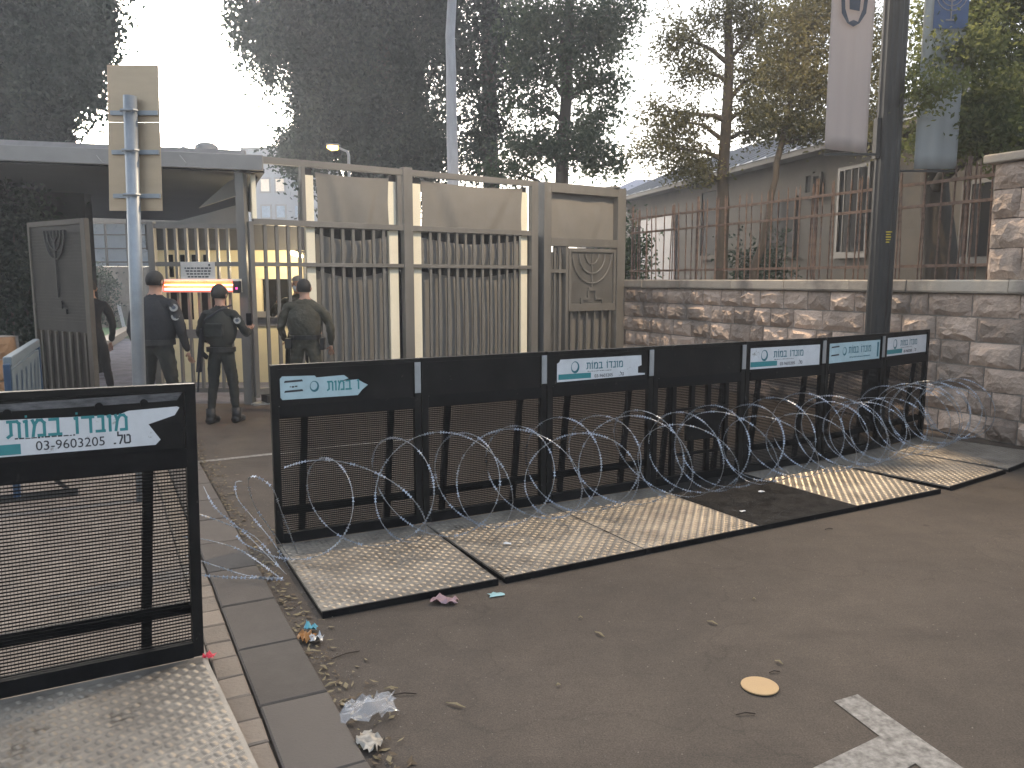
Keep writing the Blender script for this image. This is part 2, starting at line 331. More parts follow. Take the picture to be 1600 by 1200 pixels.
zc = 0.0; heights = [.255, .27, .26, .265, .265, .255]
for ci, h in enumerate(heights):
    x = -.2 - random.uniform(0, .3)
    while x < WL-.1:
        L_ = random.choice([.26, .34, .42, .5, .62]) * random.uniform(.9, 1.1)
        if x+L_ > -.15:
            mb = rock(L_-.018, h-.018, random.uniform(.035, .078), seed=random.random())
            mb.build('stone', M_STONE, wall, (x, .03, zc+.009))
        x += L_
    zc += h
x = -.25
while x < WL:
    L_ = random.uniform(.8, 1.3)
    mb = MB(); n = 9
    top = [(L_-.01)*i/(n-1) for i in range(n)]
    vs = []; 
    for i, t_ in enumerate(top):
        e = random.uniform(-.006, .006)
        vs += [(t_, -.035+e, 0), (t_, -.045+e*1.5, .02), (t_, -.04+e, .125), (t_, -.028, .142), (t_, .46, .142), (t_, .46, 0)]
    fs = [(i*6+k, (i+1)*6+k, (i+1)*6+(k+1) % 6, i*6+(k+1) % 6) for i in range(n-1) for k in range(6)] + [tuple(range(6)), tuple(reversed(range((n-1)*6, n*6)))]
    mb.add(vs, fs); mb.build('coping_stone', M_COPE, wall, (x, 0, 1.578+random.uniform(-.002, .002))); x += L_
COPE = 1.72
ps, _ = WP.hit(1537)          # pillar start
pil = thing('stone_pillar', 'tall pillar of large rough stone blocks standing on the wall', 'pillar', WP.P + WP.u*ps + WP.n*.06, R(WA))
MB().box(.03, .93, .03, .9, 1.722, 3.0).build('pillar_core', M_JOINT, pil)
zc = 1.724
for k, h in enumerate((.33, .31, .3, .27, .22)[:4]):
    cut = (.36, .52, .3, .55)[k]
    for a, b in ((0, cut), (cut, .96)):
        rock(b-a-.01, h-.012, .06, seed=random.random()).build('stone', M_STONE, pil, (a, .0, zc))
    for a, b in ((0, .5), (.5, .9)):       # side facing the fence
        o = rock(b-a-.01, h-.012, .05, seed=random.random()).build('stone', M_STONE, pil, (0, b, zc)); o.rotation_euler = (0, 0, -PI/2)
    zc += h
MB().box(-.09, 1.05, -.09, 1.0, zc, zc+.09).build('pillar_cap', M_COPE, pil, bevel=.015)

fence = thing('iron_fence', 'rusty iron railing with spiked bars on top of the stone wall', 'fence', WP.P + WP.n*.2, R(WA))
fe = ps-.08; OFF = .2
for z, wd in ((COPE+.16, .035), (COPE+.86, .035), (COPE+1.12, .035)):
    MB().box(-.1, fe, -.012, .012, z-wd/2, z+wd/2).build('rail', M_RUST, fence)
bme = MB().tube([(0, 0, COPE), (0, 0, COPE+1.24)], .0105, 6).add([(-.014, 0, COPE+1.235), (.014, 0, COPE+1.235), (0, 0, COPE+1.31), (0, .01, COPE+1.25), (0, -.01, COPE+1.25)], [(0, 3, 2), (3, 1, 2), (1, 4, 2), (4, 0, 2)]).mesh('bar', M_RUST)
x = 0
while x < fe:
    o = link_mesh(bme, 'bar', fence, (x, random.uniform(-.004, .004), 0)); o.rotation_euler = (random.uniform(-.02, .02), random.uniform(-.025, .025), random.uniform(0, 1))
    x += .135
pme_ = MB().box(-.016, .016, -.016, .016, COPE, COPE+1.36).mesh('post', M_RUST)
for px in (985, 1085, 1268, 1500):
    sx_, _ = WP.hit(px, 437, OFF); link_mesh(pme_, 'post', fence, (sx_, .03, 0))

# ================================================================== CROWD BARRIERS
def frame_bases():
    ang = [27.0, 29, 29, 28.8, 29, 36.0, 39.5]
    P = Vector((-1.52, 4.98, 0)); out = []
    for a in ang: out.append((P.copy(), R(a))); P = P + Vector((math.cos(R(a)), math.sin(R(a)), 0))*1.005
    return out, P
BASES, BEND = frame_bases()
BH = 1.19; MT = .85
post_me = [MB().box(x, x+.045, -.022, .022, .035, BH).mesh('post', M_BLACKW) for x in (0, .95)]
toprail_me = MB().box(.045, .95, -.022, .022, BH-.028, BH).mesh('top_rail', M_BLACKW)
midrail_me = MB().box(.045, .95, -.026, .026, MT, MT+.075).add([(.05, -.03, MT+.075), (.945, -.03, MT+.075), (.945, -.03, MT+.082), (.05, -.03, MT+.082)], [(0, 1, 2, 3)]).mesh('middle_rail', M_BLACK)
lowrail_me = MB().box(.045, .95, .012, .045, .215, .262).mesh('lower_rail', M_BLACK)
botrail_me = MB().box(.045, .95, -.03, .03, .035, .10).mesh('bottom_rail', M_BLACK)
panel_me = MB().box(.047, .948, -.008, .008, MT+.077, BH-.03).mesh('top_panel', M_BLACKW)
def mesh_screen(rh=.0082, cw=.0024):
    mb = MB(); z = .102; z1 = MT-.002; x0, x1 = .047, .948
    while z < z1: mb.box(x0, x1, -.002, .0005, z, z+rh); z += .0137
    x = x0
    while x < x1: mb.box(x, x+cw, .0006, .002, .102, z1); x += .0125
    return mb.mesh('mesh_screen', M_MESH)
screen_me = mesh_screen(); screen_near = mesh_screen(.0058, .0017)
brace_me = [MB().bar((x, .035, MT), (x-.03, .10, .04), .042, .03).mesh('brace', M_BLACK) for x in (.215, .80)]
plate_me = MB().box(.004, 1.0, -1.2, -.035, .022, .033).mesh('foot_plate', M_PLATE)
edge_me = MB().box(.002, 1.002, -1.213, -1.2, .0, .036).box(.002, .012, -1.2, -.03, 0, .0215).box(.992, 1.002, -1.2, -.03, 0, .0215).mesh('plate_edge', M_BLACK)
def tread():
    V = []; F = []; c = .036; nx = int(.985/c); ny = int(1.15/c)
    for j in range(ny):
        for i in range(nx):
            cx = .012+(i+.5)*c; cy = -1.192+(j+.5)*c; al = (i+j) % 2; 
            for k in range(5):
                o = (k-2)*.0062; hl = (.015, .0165, .0165, .0165, .015)[k]; hw = .0019
                dx, dy = (1, .35) if al else (-.35, 1)
                n = math.hypot(dx, dy); dx /= n; dy /= n; X = cx-dy*o; Y = cy+dx*o; b = len(V)
                V += [(X-dx*hl, Y-dy*hl, .0331), (X+dy*hw, Y-dx*hw, .0331), (X+dx*hl, Y+dy*hl, .0331), (X-dy*hw, Y+dx*hw, .0331), (X-dx*hl*.6, Y-dy*hl*.6, .0352), (X+dx*hl*.6, Y+dy*hl*.6, .0352)]
                F += [(b, b+1, b+4), (b+4, b+1, b+5), (b+1, b+2, b+5), (b+2, b+3, b+5), (b+5, b+3, b+4), (b+3, b, b+4)]
    return npmesh('tread_pattern', np.array(V), np.array(F), M_TREAD)
tread_me = tread()
mat_me = MB().box(.004, 1.0, -1.2, -.035, .022, .037).mesh('rubber_mat', M_RUB)
hook_me = MB().box(.952, .994, -.03, -.022, .955, 1.165).mesh('joining_strip', M_STEEL)
HEB1 = 'ודנומ'[::1]
NAME_RTL = 'תומב ודנומ'           # drawn left to right, reads right to left
TEL_RTL = '03-9603205 .לט'
GLY = {'ו': (.26, [[(.02, .97), (.13, 1), (.13, 0)]]), 'נ': (.50, [[(.14, 1), (.40, 1), (.40, .02)], [(0, 0), (.47, 0)]]), 'ד': (.66, [[(0, 1), (.66, 1)], [(.50, 1), (.50, 0)]]),
       'ב': (.72, [[(.05, 1), (.52, 1), (.52, 0)], [(0, 0), (.68, 0)]]), 'מ': (.78, [[(.02, 1), (.13, .70), (.02, 0)], [(.13, .72), (.32, 1), (.55, 1), (.70, .82), (.70, 0), (.36, 0)]]),
       'ת': (.76, [[(.04, 1), (.56, 1), (.68, .86), (.68, 0)], [(.20, 1), (.20, .14), (.02, 0)]]), 'ט': (.74, [[(.0, 1), (.0, .12), (.12, 0), (.55, 0), (.66, .14), (.66, .84), (.54, 1), (.34, 1)]]),
       'ל': (.62, [[(.04, 1.42), (.04, 1), (.54, 1), (.54, .72), (.26, 0)]]), ' ': (.40, []), '.': (.22, [[(.02, .02), (.12, .02)]])}
def hebrew(txt, h, m, th=.19, dots=(), tail=None):
    """strokes of a plain square letter face; txt in reading order, laid out so that it reads right to left"""
    mb = MB(); x = 0; T = th
    for k, ch in enumerate(reversed(txt)):
        wd, st = GLY[ch]
        for pl in st:
            for (a0, b0), (a1, b1) in zip(pl[:-1], pl[1:]):
                dx, dz = a1-a0, b1-b0; n = math.hypot(dx, dz); dx /= n; dz /= n; e = T*.5
                a0_, b0_, a1_, b1_ = a0-dx*e*.96, b0-dz*e*.96, a1+dx*e*.96, b1+dz*e*.96; y = -.0006*(len(mb.f) % 5)*.15
                mb.add([((x+px_)*h, y, pz_*h) for px_, pz_ in ((a0_+dz*e, b0_-dx*e), (a1_+dz*e, b1_-dx*e), (a1_-dz*e, b1_+dx*e), (a0_-dz*e, b0_+dx*e))], [(0, 1, 2, 3)])
        if len(txt)-1-k in dots: mb.add([((x+.06)*h, 0, 1.22*h), ((x+.2)*h, 0, 1.22*h), ((x+.2)*h, 0, 1.37*h), ((x+.06)*h, 0, 1.37*h)], [(0, 1, 2, 3)])
        x += wd+.22
    return mb, x*h
def heb_mesh(txt, h, m, **k): return hebrew(txt, h, m, **k)[0].mesh('lettering', m)
t_name = heb_mesh('מונדו במות', .058, M_TEAL, dots=(4, 8)); t_name_d = heb_mesh('מונדו במות', .058, M_TEALD, dots=(4, 8))
t_dig = text_mesh('03-9603205', .052, M_INK); t_tl = heb_mesh('טל.', .031, M_INK, th=.2)
# torn pieces of the name on the first sticker
t_half = heb_mesh('ו במות', .055, M_TEAL)
def sticker(parent, x0, x1, z0, z1, kind, torn=None, y=-.0095):
    W = x1-x0; H = z1-z0
    poly = torn(x0, x1, z0, z1) if torn else [(x0, z0), (x1, z0), (x1, z1), (x0, z1)]
    base = M_STKB if kind in ('half', 'flag') else M_STK
    s = MB().prism(poly, y, y+.0015).build('sticker', base, parent); yy = y-.0008
    def lay(me, x, z, sc=1, name='lettering', w=None):
        o = link_mesh(me, name, s, (x, yy, z)); o.scale = (sc if not w else w, 1, sc); return o
    def ring(cx, cz, r, th=.22, m=M_TEALD):
        n = 28; vs = []; 
        for k in range(n):
            a = 2*PI*k/n; q = 1-th*(1.25+.8*math.cos(a+.8)); vs += [(cx+math.cos(a)*r*.82, yy, cz+math.sin(a)*r), (cx+math.cos(a)*r*q*.82, yy, cz+math.sin(a)*r*q)]
        MB().add(vs, [(2*k, 2*((k+1) % n), 2*((k+1) % n)+1, 2*k+1) for k in range(n)]).build('ring_logo', m, s)
    def small(xa, xb, z, h=.006, m=M_INK):
        mb = MB(); x = xa
        while x < xb:
            l = random.uniform(.006, .02); mb.box(x, min(x+l, xb), yy, yy+.0006, z+random.uniform(0, h*.3), z+h*random.uniform(.6, 1)); x += l+random.uniform(.003, .006)
        mb.build('small_print', m, s)
    def bars(xa, xb, z, n=2):
        mb = MB()
        for k in range(n): mb.add([(xa, yy, z+k*H*.42), (xb, yy, z+k*H*.42+.004), (xb-.005, yy, z+k*H*.42+.017), (xa+.006, yy, z+k*H*.42+.013)], [(0, 1, 2, 3)])
        mb.build('flag_stripes', M_INK, s)
    if kind == 'full':      # ring, name, telephone, teal strip
        ring(x0+W*.2, z0+H*.62, H*.27); lay(t_name_d, x0+W*.33, z0+H*.52, H/.17*.75, w=H/.17*.80); small(x0+W*.34, x0+W*.62, z0+H*.38)
        lay(t_dig, x0+W*.42, z0+H*.1, H/.17*.7); lay(t_tl, x0+W*.42+.235, z0+H*.12, H/.17*.7); MB().box(x0+.012, x0+W*.38, yy, yy+.0006, z0+H*.1, z0+H*.34).build('teal_strip', M_TEAL, s)
    if kind == 'near':
        lay(t_name, x0+W*.305, z0+H*.48, .98, w=1.0); small(x0+W*.33, x0+W*.56, z0+H*.40, .008); lay(t_dig, x0+W*.405, z0+H*.1, .98, w=1.0); lay(t_tl, x0+W*.405+.283, z0+H*.12, 1)
        MB().box(x0+.01, x0+W*.35, yy, yy+.0006, z0+H*.04, z0+H*.3).build('teal_strip', M_TEAL, s); ring(x0+W*.16, z0+H*.65, H*.25)
    if kind == 'half':
        bars(x0+W*.04, x0+W*.24, z0+H*.3); ring(x0+W*.36, z0+H*.5, H*.24); lay(t_half, x0+W*.5, z0+H*.3, 1.0, w=.9); small(x0+W*.10, x0+W*.18, z0+H*.5, .012)
    if kind == 'flag':
        bars(x0+W*.05, x0+W*.2, z0+H*.35); ring(x0+W*.3, z0+H*.55, H*.22); lay(t_name_d, x0+W*.38, z0+H*.45, .9); small(x0+W*.4, x0+W*.8, z0+H*.18, .014, M_TEALD)
        MB().box(x1-.05, x1-.02, yy, yy+.0006, z0+.02, z1-.02).build('emblem_mark', M_TEALD, s)
    return s
def torn_near(x0, x1, z0, z1): return [(x0, z0), (x1-.10, z0+.0), (x1-.08, z0+.02), (x1-.125, z0+.085), (x1-.02, z1-.035), (x1, z1-.005), (x1-.01, z1), (x1-.2, z1-.006), (x1-.24, z1-.02), (x0, z1-.008)]
def torn_half(x0, x1, z0, z1): return [(x0+.012, z0), (x0, z0+.015), (x0, z1-.015), (x0+.015, z1), (x0+.22, z1-.005), (x0+.23, z1-.018), (x0+.41, z1-.012), (x0+.44, z1-.035), (x0+.39, z1-.05), (x0+.5, z1-.045), (x0+.54, z1-.07), (x0+.57, z1-.085), (x0+.53, z0+.035), (x0+.50, z0)]
def torn_right(x0, x1, z0, z1): return [(x0, z0), (x1+.02, z0+.012), (x1+.02, z0+.025), (x1-.05, z0+.03), (x1-.05, z0+.08), (x1-.015, z0+.09), (x1-.02, z1), (x0+.03, z1), (x0+.02, z1-.02), (x0, z1-.03)]
BGROUP = 'black crowd barriers'
def barrier(P, a, label, door=False, rubber=False, stk=None, joint=True, drop=False):
    t = thing('crowd_barrier', label, 'barrier', P, a, BGROUP)
    for me in post_me: link_mesh(me, 'post', t)
    link_mesh(toprail_me, 'top_rail', t); link_mesh(panel_me, 'top_panel', t); link_mesh(midrail_me, 'middle_rail', t); link_mesh(botrail_me, 'bottom_rail', t)
    o = link_mesh(screen_me, 'mesh_screen', t); o['kind'] = 'stuff'
    if door:
        for x in (.20, .40, .58, .78): MB().box(x, x+.04, -.018, .018, .102, MT-.002).build('door_bar', M_BLACK, t)
        for z in (.64, .26): MB().box(.20, .82, -.021, -.018, z, z+.025).build('door_rail', M_BLACK, t)
        MB().box(.33, .70, -.04, -.022, .39, .62).build('lock_box', M_BLACK, t, bevel=.004)
        for me in brace_me: link_mesh(me, 'brace', t)
    else:
        link_mesh(lowrail_me, 'lower_rail', t)
        for me in brace_me: link_mesh(me, 'brace', t)
    fp = link_mesh(plate_me, 'foot_plate', t)
    if rubber: link_mesh(mat_me, 'rubber_mat', fp)
    else:
        o = link_mesh(tread_me, 'tread_pattern', fp); o['kind'] = 'stuff'
    link_mesh(edge_me, 'plate_edge', fp)
    if joint: link_mesh(hook_me, 'joining_strip', t)
    if stk: sticker(t, *stk)
    return t
S = BASES
barrier(*S[0], 'black crowd barrier with half torn pale blue sticker, leftmost of the long row', stk=(.06, .66, .965, 1.115, 'half', torn_half))
barrier(*S[1], 'black crowd barrier without any sticker, second from the left in the long row')
barrier(*S[2], 'black crowd barrier with white sticker torn at its right corner, before the gate', stk=(.09, .90, .955, 1.125, 'full', torn_right))
barrier(*S[3], 'black crowd barrier with barred door and lock box on a dark rubber mat', door=True, rubber=True)
barrier(*S[4], 'black crowd barrier with clean white sticker, directly right of the barred door panel', stk=(.05, .93, .945, 1.13, 'full'))
barrier(*S[5], 'black crowd barrier with bluish flag sticker, second from the stone wall', stk=(.05, .93, .945, 1.13, 'flag'))
barrier(*S[6], 'black crowd barrier at the far right end of the row by the stone wall', stk=(.06, .95, .955, 1.14, 'full'), joint=False)
NA = R(31); NP = Vector((-1.40, 3.45, 0)) - Vector((math.cos(NA), math.sin(NA), 0))*1.0
near = barrier(NP, NA, 'nearest black crowd barrier at the left with a large torn telephone sticker', stk=(.02, .93, .95, 1.10, 'near', torn_near), joint=False)
[c for c in near.children if c.name.startswith('mesh_screen')][0].data = screen_near
near.scale = (1, 1, 1.07); near.rotation_euler = (0, R(1.0), NA); near.location.z = .017
# scuffed upper edge of the near panel, and bolts
m_scuff = mat('bare_scuffed_metal', (.10, .10, .105), .5, .2, .6, 18, .3, 60, stretch=(1, 1, 4))
MB().prism([(.05, 1.115), (.3, 1.118), (.6, 1.12), (.92, 1.125), (.945, 1.158), (.5, 1.15), (.05, 1.142)], -.0115, -.0095).build('scuffed_strip', m_scuff, near)
for x, z in ((.62, 1.118), (.79, 1.122), (.30, 1.112), (.05, .92)): MB().disc((0, 0, 0), .016, .012, 10).build('bolt', M_BLACK, near, (x, -.012, z)).rotation_euler = (PI/2, 0, 0)

# ================================================================== RAZOR WIRE
m_wire = mat('razor_wire_steel', (.36, .38, .40), .32, .9, .1, 30)
m_tape = mat('razor_blade_steel', (.46, .53, .66), .3, .6, .1, 30)  # bluish tint puts the sky glints into the barb colour
wire = thing('razor_wire', 'long coil of silver razor wire lying on the barrier foot plates', 'razor wire', (0, 0, 0))
axis = [p + Vector((math.sin(a), -math.cos(a), 0))*.36 for p, a in BASES] ; axis.append(BEND + Vector((math.sin(BASES[-1][1]), -math.cos(BASES[-1][1]), 0))*.34)
axis = [axis[0] + (axis[0]-axis[1])*.12] + axis + [axis[-1] + (axis[-1]-axis[-2])*.22]
cum = [0]
for i in range(1, len(axis)): cum.append(cum[-1]+(axis[i]-axis[i-1]).length)
def ax_at(s):
    s = min(max(s, 0), cum[-1]-1e-4)
    i = max(k for k in range(len(cum)-1) if cum[k] <= s); f = (s-cum[i])/(cum[i+1]-cum[i]); return axis[i].lerp(axis[i+1], f), (axis[i+1]-axis[i]).normalized()
def helix(turns, phase, hand, s0, s1, rad, seed, rx=.27, power=.86):
    r = random.Random(seed); pts = []; n = turns*44
    ks = [r.uniform(-1, 1) for _ in range(turns+3)]; kr = [r.uniform(-1, 1) for _ in range(turns+3)]; kt = [r.uniform(-1, 1) for _ in range(turns+3)]
    def smo(a, t): i = int(t); f = t-i; f = f*f*(3-2*f); return a[i]*(1-f)+a[i+1]*f
    for i in range(n+1):
        t = i/44; u = t/turns; s = s0 + (s1-s0)*(u**power) + smo(ks, t)*.045
        th = phase + hand*2*PI*t; p, d = ax_at(s); side = Vector((-d.y, d.x, 0))
        rr = rad*(1+.12*smo(kr, t)); lean = (-.05+.09*smo(kt, t))
        z = .045 + rr*(1+math.cos(th)*1.0)
        q = p + side*(math.sin(th)*rx*(1+.12*smo(kr, t)) + .03*smo(kt, t)) + d*(-math.sin(th)*(.20-.15*u) + math.cos(th)*lean)
        pts.append(Vector((q.x, q.y, max(.047, z))))
    return pts
def barbs(pts, step, seed, sz=.019):
    r = random.Random(seed); V = []; F = []; acc = 0
    for i in range(1, len(pts)):
        seg = (pts[i]-pts[i-1]); L_ = seg.length; 
        if L_ < 1e-6: continue
        d = seg/L_
        while acc < L_:
            p = pts[i-1] + d*acc; x = d.orthogonal().normalized(); y = d.cross(x); a = r.uniform(0, PI); q = x*math.cos(a)+y*math.sin(a); nn = d.cross(q)
            b = len(V); hl = sz*.75; w = sz*.55
            V += [p-d*hl+q*w, p-d*hl*.3+q*.003, p+d*hl*.3+q*.003, p+d*hl+q*w, p+d*hl-q*w, p+d*hl*.3-q*.003, p-d*hl*.3-q*.003, p-d*hl-q*w]
            F += [(b, b+1, b+6, b+7), (b+1, b+2, b+5, b+6), (b+2, b+3, b+4, b+5)]
            acc += step
        acc -= L_
    return V, F
def strand(name, pts, seed, step=.040, parent=wire, sz=.0185):
    o = MB().tube(pts, .0023, 5).build(name, m_wire, parent, smooth=True)
    V, F = barbs(pts, step, seed, sz); b = link_mesh(npmesh('barbs', np.array([tuple(v) for v in V]), np.array(F), m_tape), 'barbs', o); b['kind'] = 'stuff'
    return o
SL = cum[-1]
strand('wire_coil', helix(21, 2.3, 1, .0, SL, .325, 3, .33, .84), 1)
strand('wire_coil', helix(15, .6, -1, .35, SL-.1, .31, 5, .30, .84), 2)
def loose(pxs, seed):
    P = [G(px, py, z) for px, py, z in pxs]; pts = []
    for i in range(len(P)-1):
        p0 = P[max(i-1, 0)]; p1 = P[i]; p2 = P[i+1]; p3 = P[min(i+2, len(P)-1)]
        for k in range(10):
            t = k/10; pts.append(.5*((2*p1)+(p2-p0)*t+(2*p0-5*p1+4*p2-p3)*t*t+(3*p1-p0-3*p2+p3)*t**3))
    pts.append(P[-1]); strand('loose_strand', pts, seed, .05)
loose([(445, 895, .06), (385, 835, .18), (338, 795, .32), (318, 760, .42)], 11)
loose([(440, 890, .05), (400, 840, .2), (345, 815, .3), (300, 800, .38)], 12)
loose([(440, 905, .05), (380, 862, .12), (330, 845, .2), (280, 838, .25)], 13)
loose([(438, 903, .05), (390, 900, .06), (340, 885, .1), (290, 868, .15)], 14)
loose([(436, 905, .04), (390, 903, .05), (340, 901, .06), (290, 896, .08)], 15)
loose([(455, 875, .06), (425, 830, .28), (398, 790, .45), (388, 752, .62), (400, 745, .66), (425, 762, .6), (440, 800, .42), (465, 865, .1)], 16)
loose([(450, 885, .06), (425, 845, .22), (398, 812, .3), (372, 780, .42), (368, 755, .5), (378, 752, .52)], 17)

# ================================================================== LAMP POST WITH BANNERS
LP = at(1371, 510, 9.2); LP.z = 0
lx, ly = at(1402, 0, 9.2).x, 9.2
lp = thing('lamp_post', 'dark grey fluted lamp post standing before the stone wall', 'lamp post', LP)
def fluted(r, z0, z1, n=40):
    mb = MB(); vs = []
    for z in (z0, z1):
        for k in range(n):
            a = 2*PI*k/n; q = r*(1 - (.09 if (k % 5) in (2, 3) else 0)); vs.append((math.cos(a)*q, math.sin(a)*q, z))
    return mb.add(vs, [(k, (k+1) % n, (k+1) % n+n, k+n) for k in range(n)] + [tuple(range(n, 2*n))])
fluted(.135, 0, 8.3).build('pole', M_POLE, lp)
MB().box(-.155, -.10, -.05, .05, 3.06, 3.5).build('bracket', M_POLE, lp)
MB().disc((0, 0, 0), .22, .03, 20).disc((0, 0, .03), .17, .08, 20).build('base_flange', M_POLE, lp)
LAMP = Vector((4.0, 9.6, 7.75)); la = LAMP-LP
MB().tube([(0, 0, 7.9), (la.x*.3, la.y*.3, 8.05), (la.x, la.y, 8.0)], .035, 8).build('arm', M_POLE, lp)
MB().box(la.x-.22, la.x+.22, la.y-.11, la.y+.11, 7.9, 8.02).build('lamp_head', M_POLE, lp, bevel=.02)
MB().box(la.x-.16, la.x+.16, la.y-.08, la.y+.08, 7.885, 7.899).build('lamp_glass', mat('lamp_glass_lit', (.9, .8, .6), .3, emit=(1, .75, .45), es=40), lp)
LWARM = (1, .75, .48)
l = bpy.data.lights.new('street_light', 'SPOT'); l.energy = 600; l.spot_size = R(165); l.spot_blend = .5; l.shadow_soft_size = .045; l.color = LWARM
lo = bpy.data.objects.new('street_light', l); COL.objects.link(lo); lo.location = LP + Vector((la.x, la.y, 7.82)); lo.parent = None
# yellow number sticker : two short rows of yellow marks
for k in range(5):
    MB().box(-.035+random.uniform(0, .012), .03+random.uniform(-.015, .01), -.1365, -.1355, 2.13+k*.028, 2.142+k*.028).build('yellow_mark', M_YEL, lp)
def cloth_strip(x0, x1, z0, z1, nx=14, nz=20, amp=.012, seed=0, low=0.0):
    r = random.Random(seed); ph = [r.uniform(0, 6) for _ in range(4)]; V = []; F = []
    for j in range(nz+1):
        for i in range(nx+1):
            u = i/nx; v = j/nz; y = amp*(math.sin(u*9+ph[0]+v*.6)*.6 + math.sin(u*21+ph[1]-v)*.3 + .5*math.sin(v*5+ph[2]))
            V.append((x0+(x1-x0)*u, y, z0+(z1-z0)*v + low*u*(1-v)))
    for j in range(nz):
        for i in range(nx): a = j*(nx+1)+i; F.append((a, a+1, a+nx+2, a+nx+1))
    return np.array(V), np.array(F)
def banner(px0, px1, pyb, D, m, label, side, arm_z):
    a = at(px0, pyb, D); b = at(px1, pyb, D); W = b.x-a.x
    t = thing('street_banner', label, 'banner', (a.x, D, 0), 0)
    V, F = cloth_strip(0, W, a.z, 6.4, seed=px0, low=-.06 if side < 0 else 0)
    o = link_mesh(npmesh('banner_cloth', V, F, m, True), 'banner_cloth', t); s = o.modifiers.new('t', 'SOLIDIFY'); s.thickness = .003
    MB().box(0 if side < 0 else -.25, W+.22 if side < 0 else W, -.012, .012, a.z-.035-(.04 if side < 0 else 0), a.z-.012-(.04 if side < 0 else 0)).build('banner_arm', M_POLE, t)
    MB().box(0 if side < 0 else -.25, W+.22 if side < 0 else W, -.012, .012, 6.4, 6.43).build('banner_arm', M_POLE, t)
    return t, a, W
t, a, W = banner(1288, 1355, 232, 9.15, M_BANNER, 'white hanging banner with a dark shield emblem, left of the lamp post', -1, 0)
def zpx(py, D): return at(1320, py, D).z
# shield outline
zc_ = zpx(-12, 9.15); zb = zpx(46, 9.15); ww = W*.31
def shield(sc): return [(W*.5-ww*sc, zc_+.5), (W*.5-ww*sc, zc_-.05*sc), (W*.5-ww*.9*sc, zb+.16*(2-sc)-.0), (W*.5-ww*.45*sc, zb+.055*(2-sc)), (W*.5, zb+.02+(1-sc)*.25), (W*.5+ww*.45*sc, zb+.055*(2-sc)), (W*.5+ww*.9*sc, zb+.16*(2-sc)), (W*.5+ww*sc, zc_-.05*sc), (W*.5+ww*sc, zc_+.5)]
o_, i_ = shield(1.0), shield(.72); n_ = len(o_)
MB().add([(x, -.03, z) for x, z in o_] + [(x, -.03, z) for x, z in i_], [(k, k+1, k+1+n_, k+n_) for k in range(n_-1)]).build('shield_emblem', M_SHIELD, t)
MB().add([(W*.5-.08, -.03, zc_+.3), (W*.5-.05, -.03, zb+.2), (W*.5+.06, -.03, zb+.18), (W*.5+.09, -.03, zc_+.3)], [(0, 1, 2, 3)]).build('shield_emblem', M_SHIELD, t)
t, a, W = banner(1428, 1494, 264, 9.35, M_BANNERB, 'pale blue hanging banner with a navy emblem square, right of the lamp post', 1, 0)
z1_, z0_ = at(1440, -60, 9.35).z, at(1440, 46, 9.35).z
MB().box(W*.2, W*1.0, -.03, -.028, z0_, z1_).build('navy_square', M_NAVY, t)
mb = MB()
for r_ in (.07, .12, .17):
    pts = [(W*.6+math.cos(a_)*r_, -.032, z0_+.36+math.sin(a_)*r_) for a_ in [PI+PI*k/10 for k in range(11)]]; mb.tube(pts, .006, 5)
mb.bar((W*.6, -.032, z0_+.1), (W*.6, -.032, z0_+.36), .012); mb.bar((W*.48, -.032, z0_+.09), (W*.72, -.032, z0_+.09), .014)
mb.build('candelabrum_emblem', M_BANNER, t)

# ================================================================== SIGN ON POLE (seen from behind)
SD = 6.1
sp = at(212, 590, SD); sg = thing('road_sign', 'tall narrow metal road sign seen from behind on a galvanised pole', 'sign', (sp.x, SD, 0))
top = at(203, 150, SD)-Vector((sp.x, SD, 0))
MB().tube([(0, 0, 0), (top.x*.5, .0, top.z*.5), (top.x, 0, top.z)], .048, 16).build('pole', M_GALVP, sg, smooth=True)
a = at(159, 97, SD); b = at(240, 97, SD); c = at(247, 328, SD); d = at(163, 328, SD); o0 = Vector((sp.x, SD, 0))
zs = at(200, 188, SD).z
def quad(zl, zh): 
    f = lambda z, p, q: p.x + (q.x-p.x)*(z-p.z)/(q.z-p.z) - sp.x
    return [(f(zl, d, a), zl), (f(zl, c, b), zl), (f(zh, c, b), zh), (f(zh, d, a), zh)]
MB().prism(quad(zs+.0005, a.z), .075, .079).build('sign_plate', M_SIGN, sg)
MB().prism(quad(c.z, zs-.0005), .075, .079).build('sign_plate', M_SIGN, sg)
for py in (174, 236, 305):
    z = at(200, py, SD).z; xx = top.x*z/top.z
    MB().box(xx-.175, xx+.175, .05, .074, z-.016, z+.016).tube([(xx-.06, -.02, z), (xx-.045, -.053, z), (xx+.045, -.053, z), (xx+.06, -.02, z)], .01, 6).build('clamp', M_GALVP, sg)

# ================================================================== GATE
GA = math.atan2(4.11, 5.61); GPl = Plane((-3.56, 10.99), GA)
gate = thing('sliding_gate', 'wide beige steel bar gate screened with cloth, topped by a long beam', 'gate', GPl.P, GA)
def gs(px, py=437): return GPl.hit(px, py)[0]
ZT, ZR2, ZR3 = 3.37, 2.50, 1.93
def gpost(px0, px1, z0, z1, y0=-.05, y1=.05, parent=gate, name='post', m=M_GATE): return MB().box(gs(px0), gs(px1), y0, y1, z0, z1).build(name, m, parent, bevel=.004)
E0, E1, E2 = gs(391), gs(630), gs(644); E3 = gs(838)
def grail(s0, s1, z, h=.07, y0=-.045, y1=.035, name='rail', parent=gate): return MB().box(s0, s1, y0, y1, z-h/2, z+h/2).build(name, M_GATE, parent, bevel=.003)
gpost(391, 398, .1, ZR2); gpost(630, 644, .03, ZT+.03, -.06, .06); gpost(828, 838, .03, ZT)
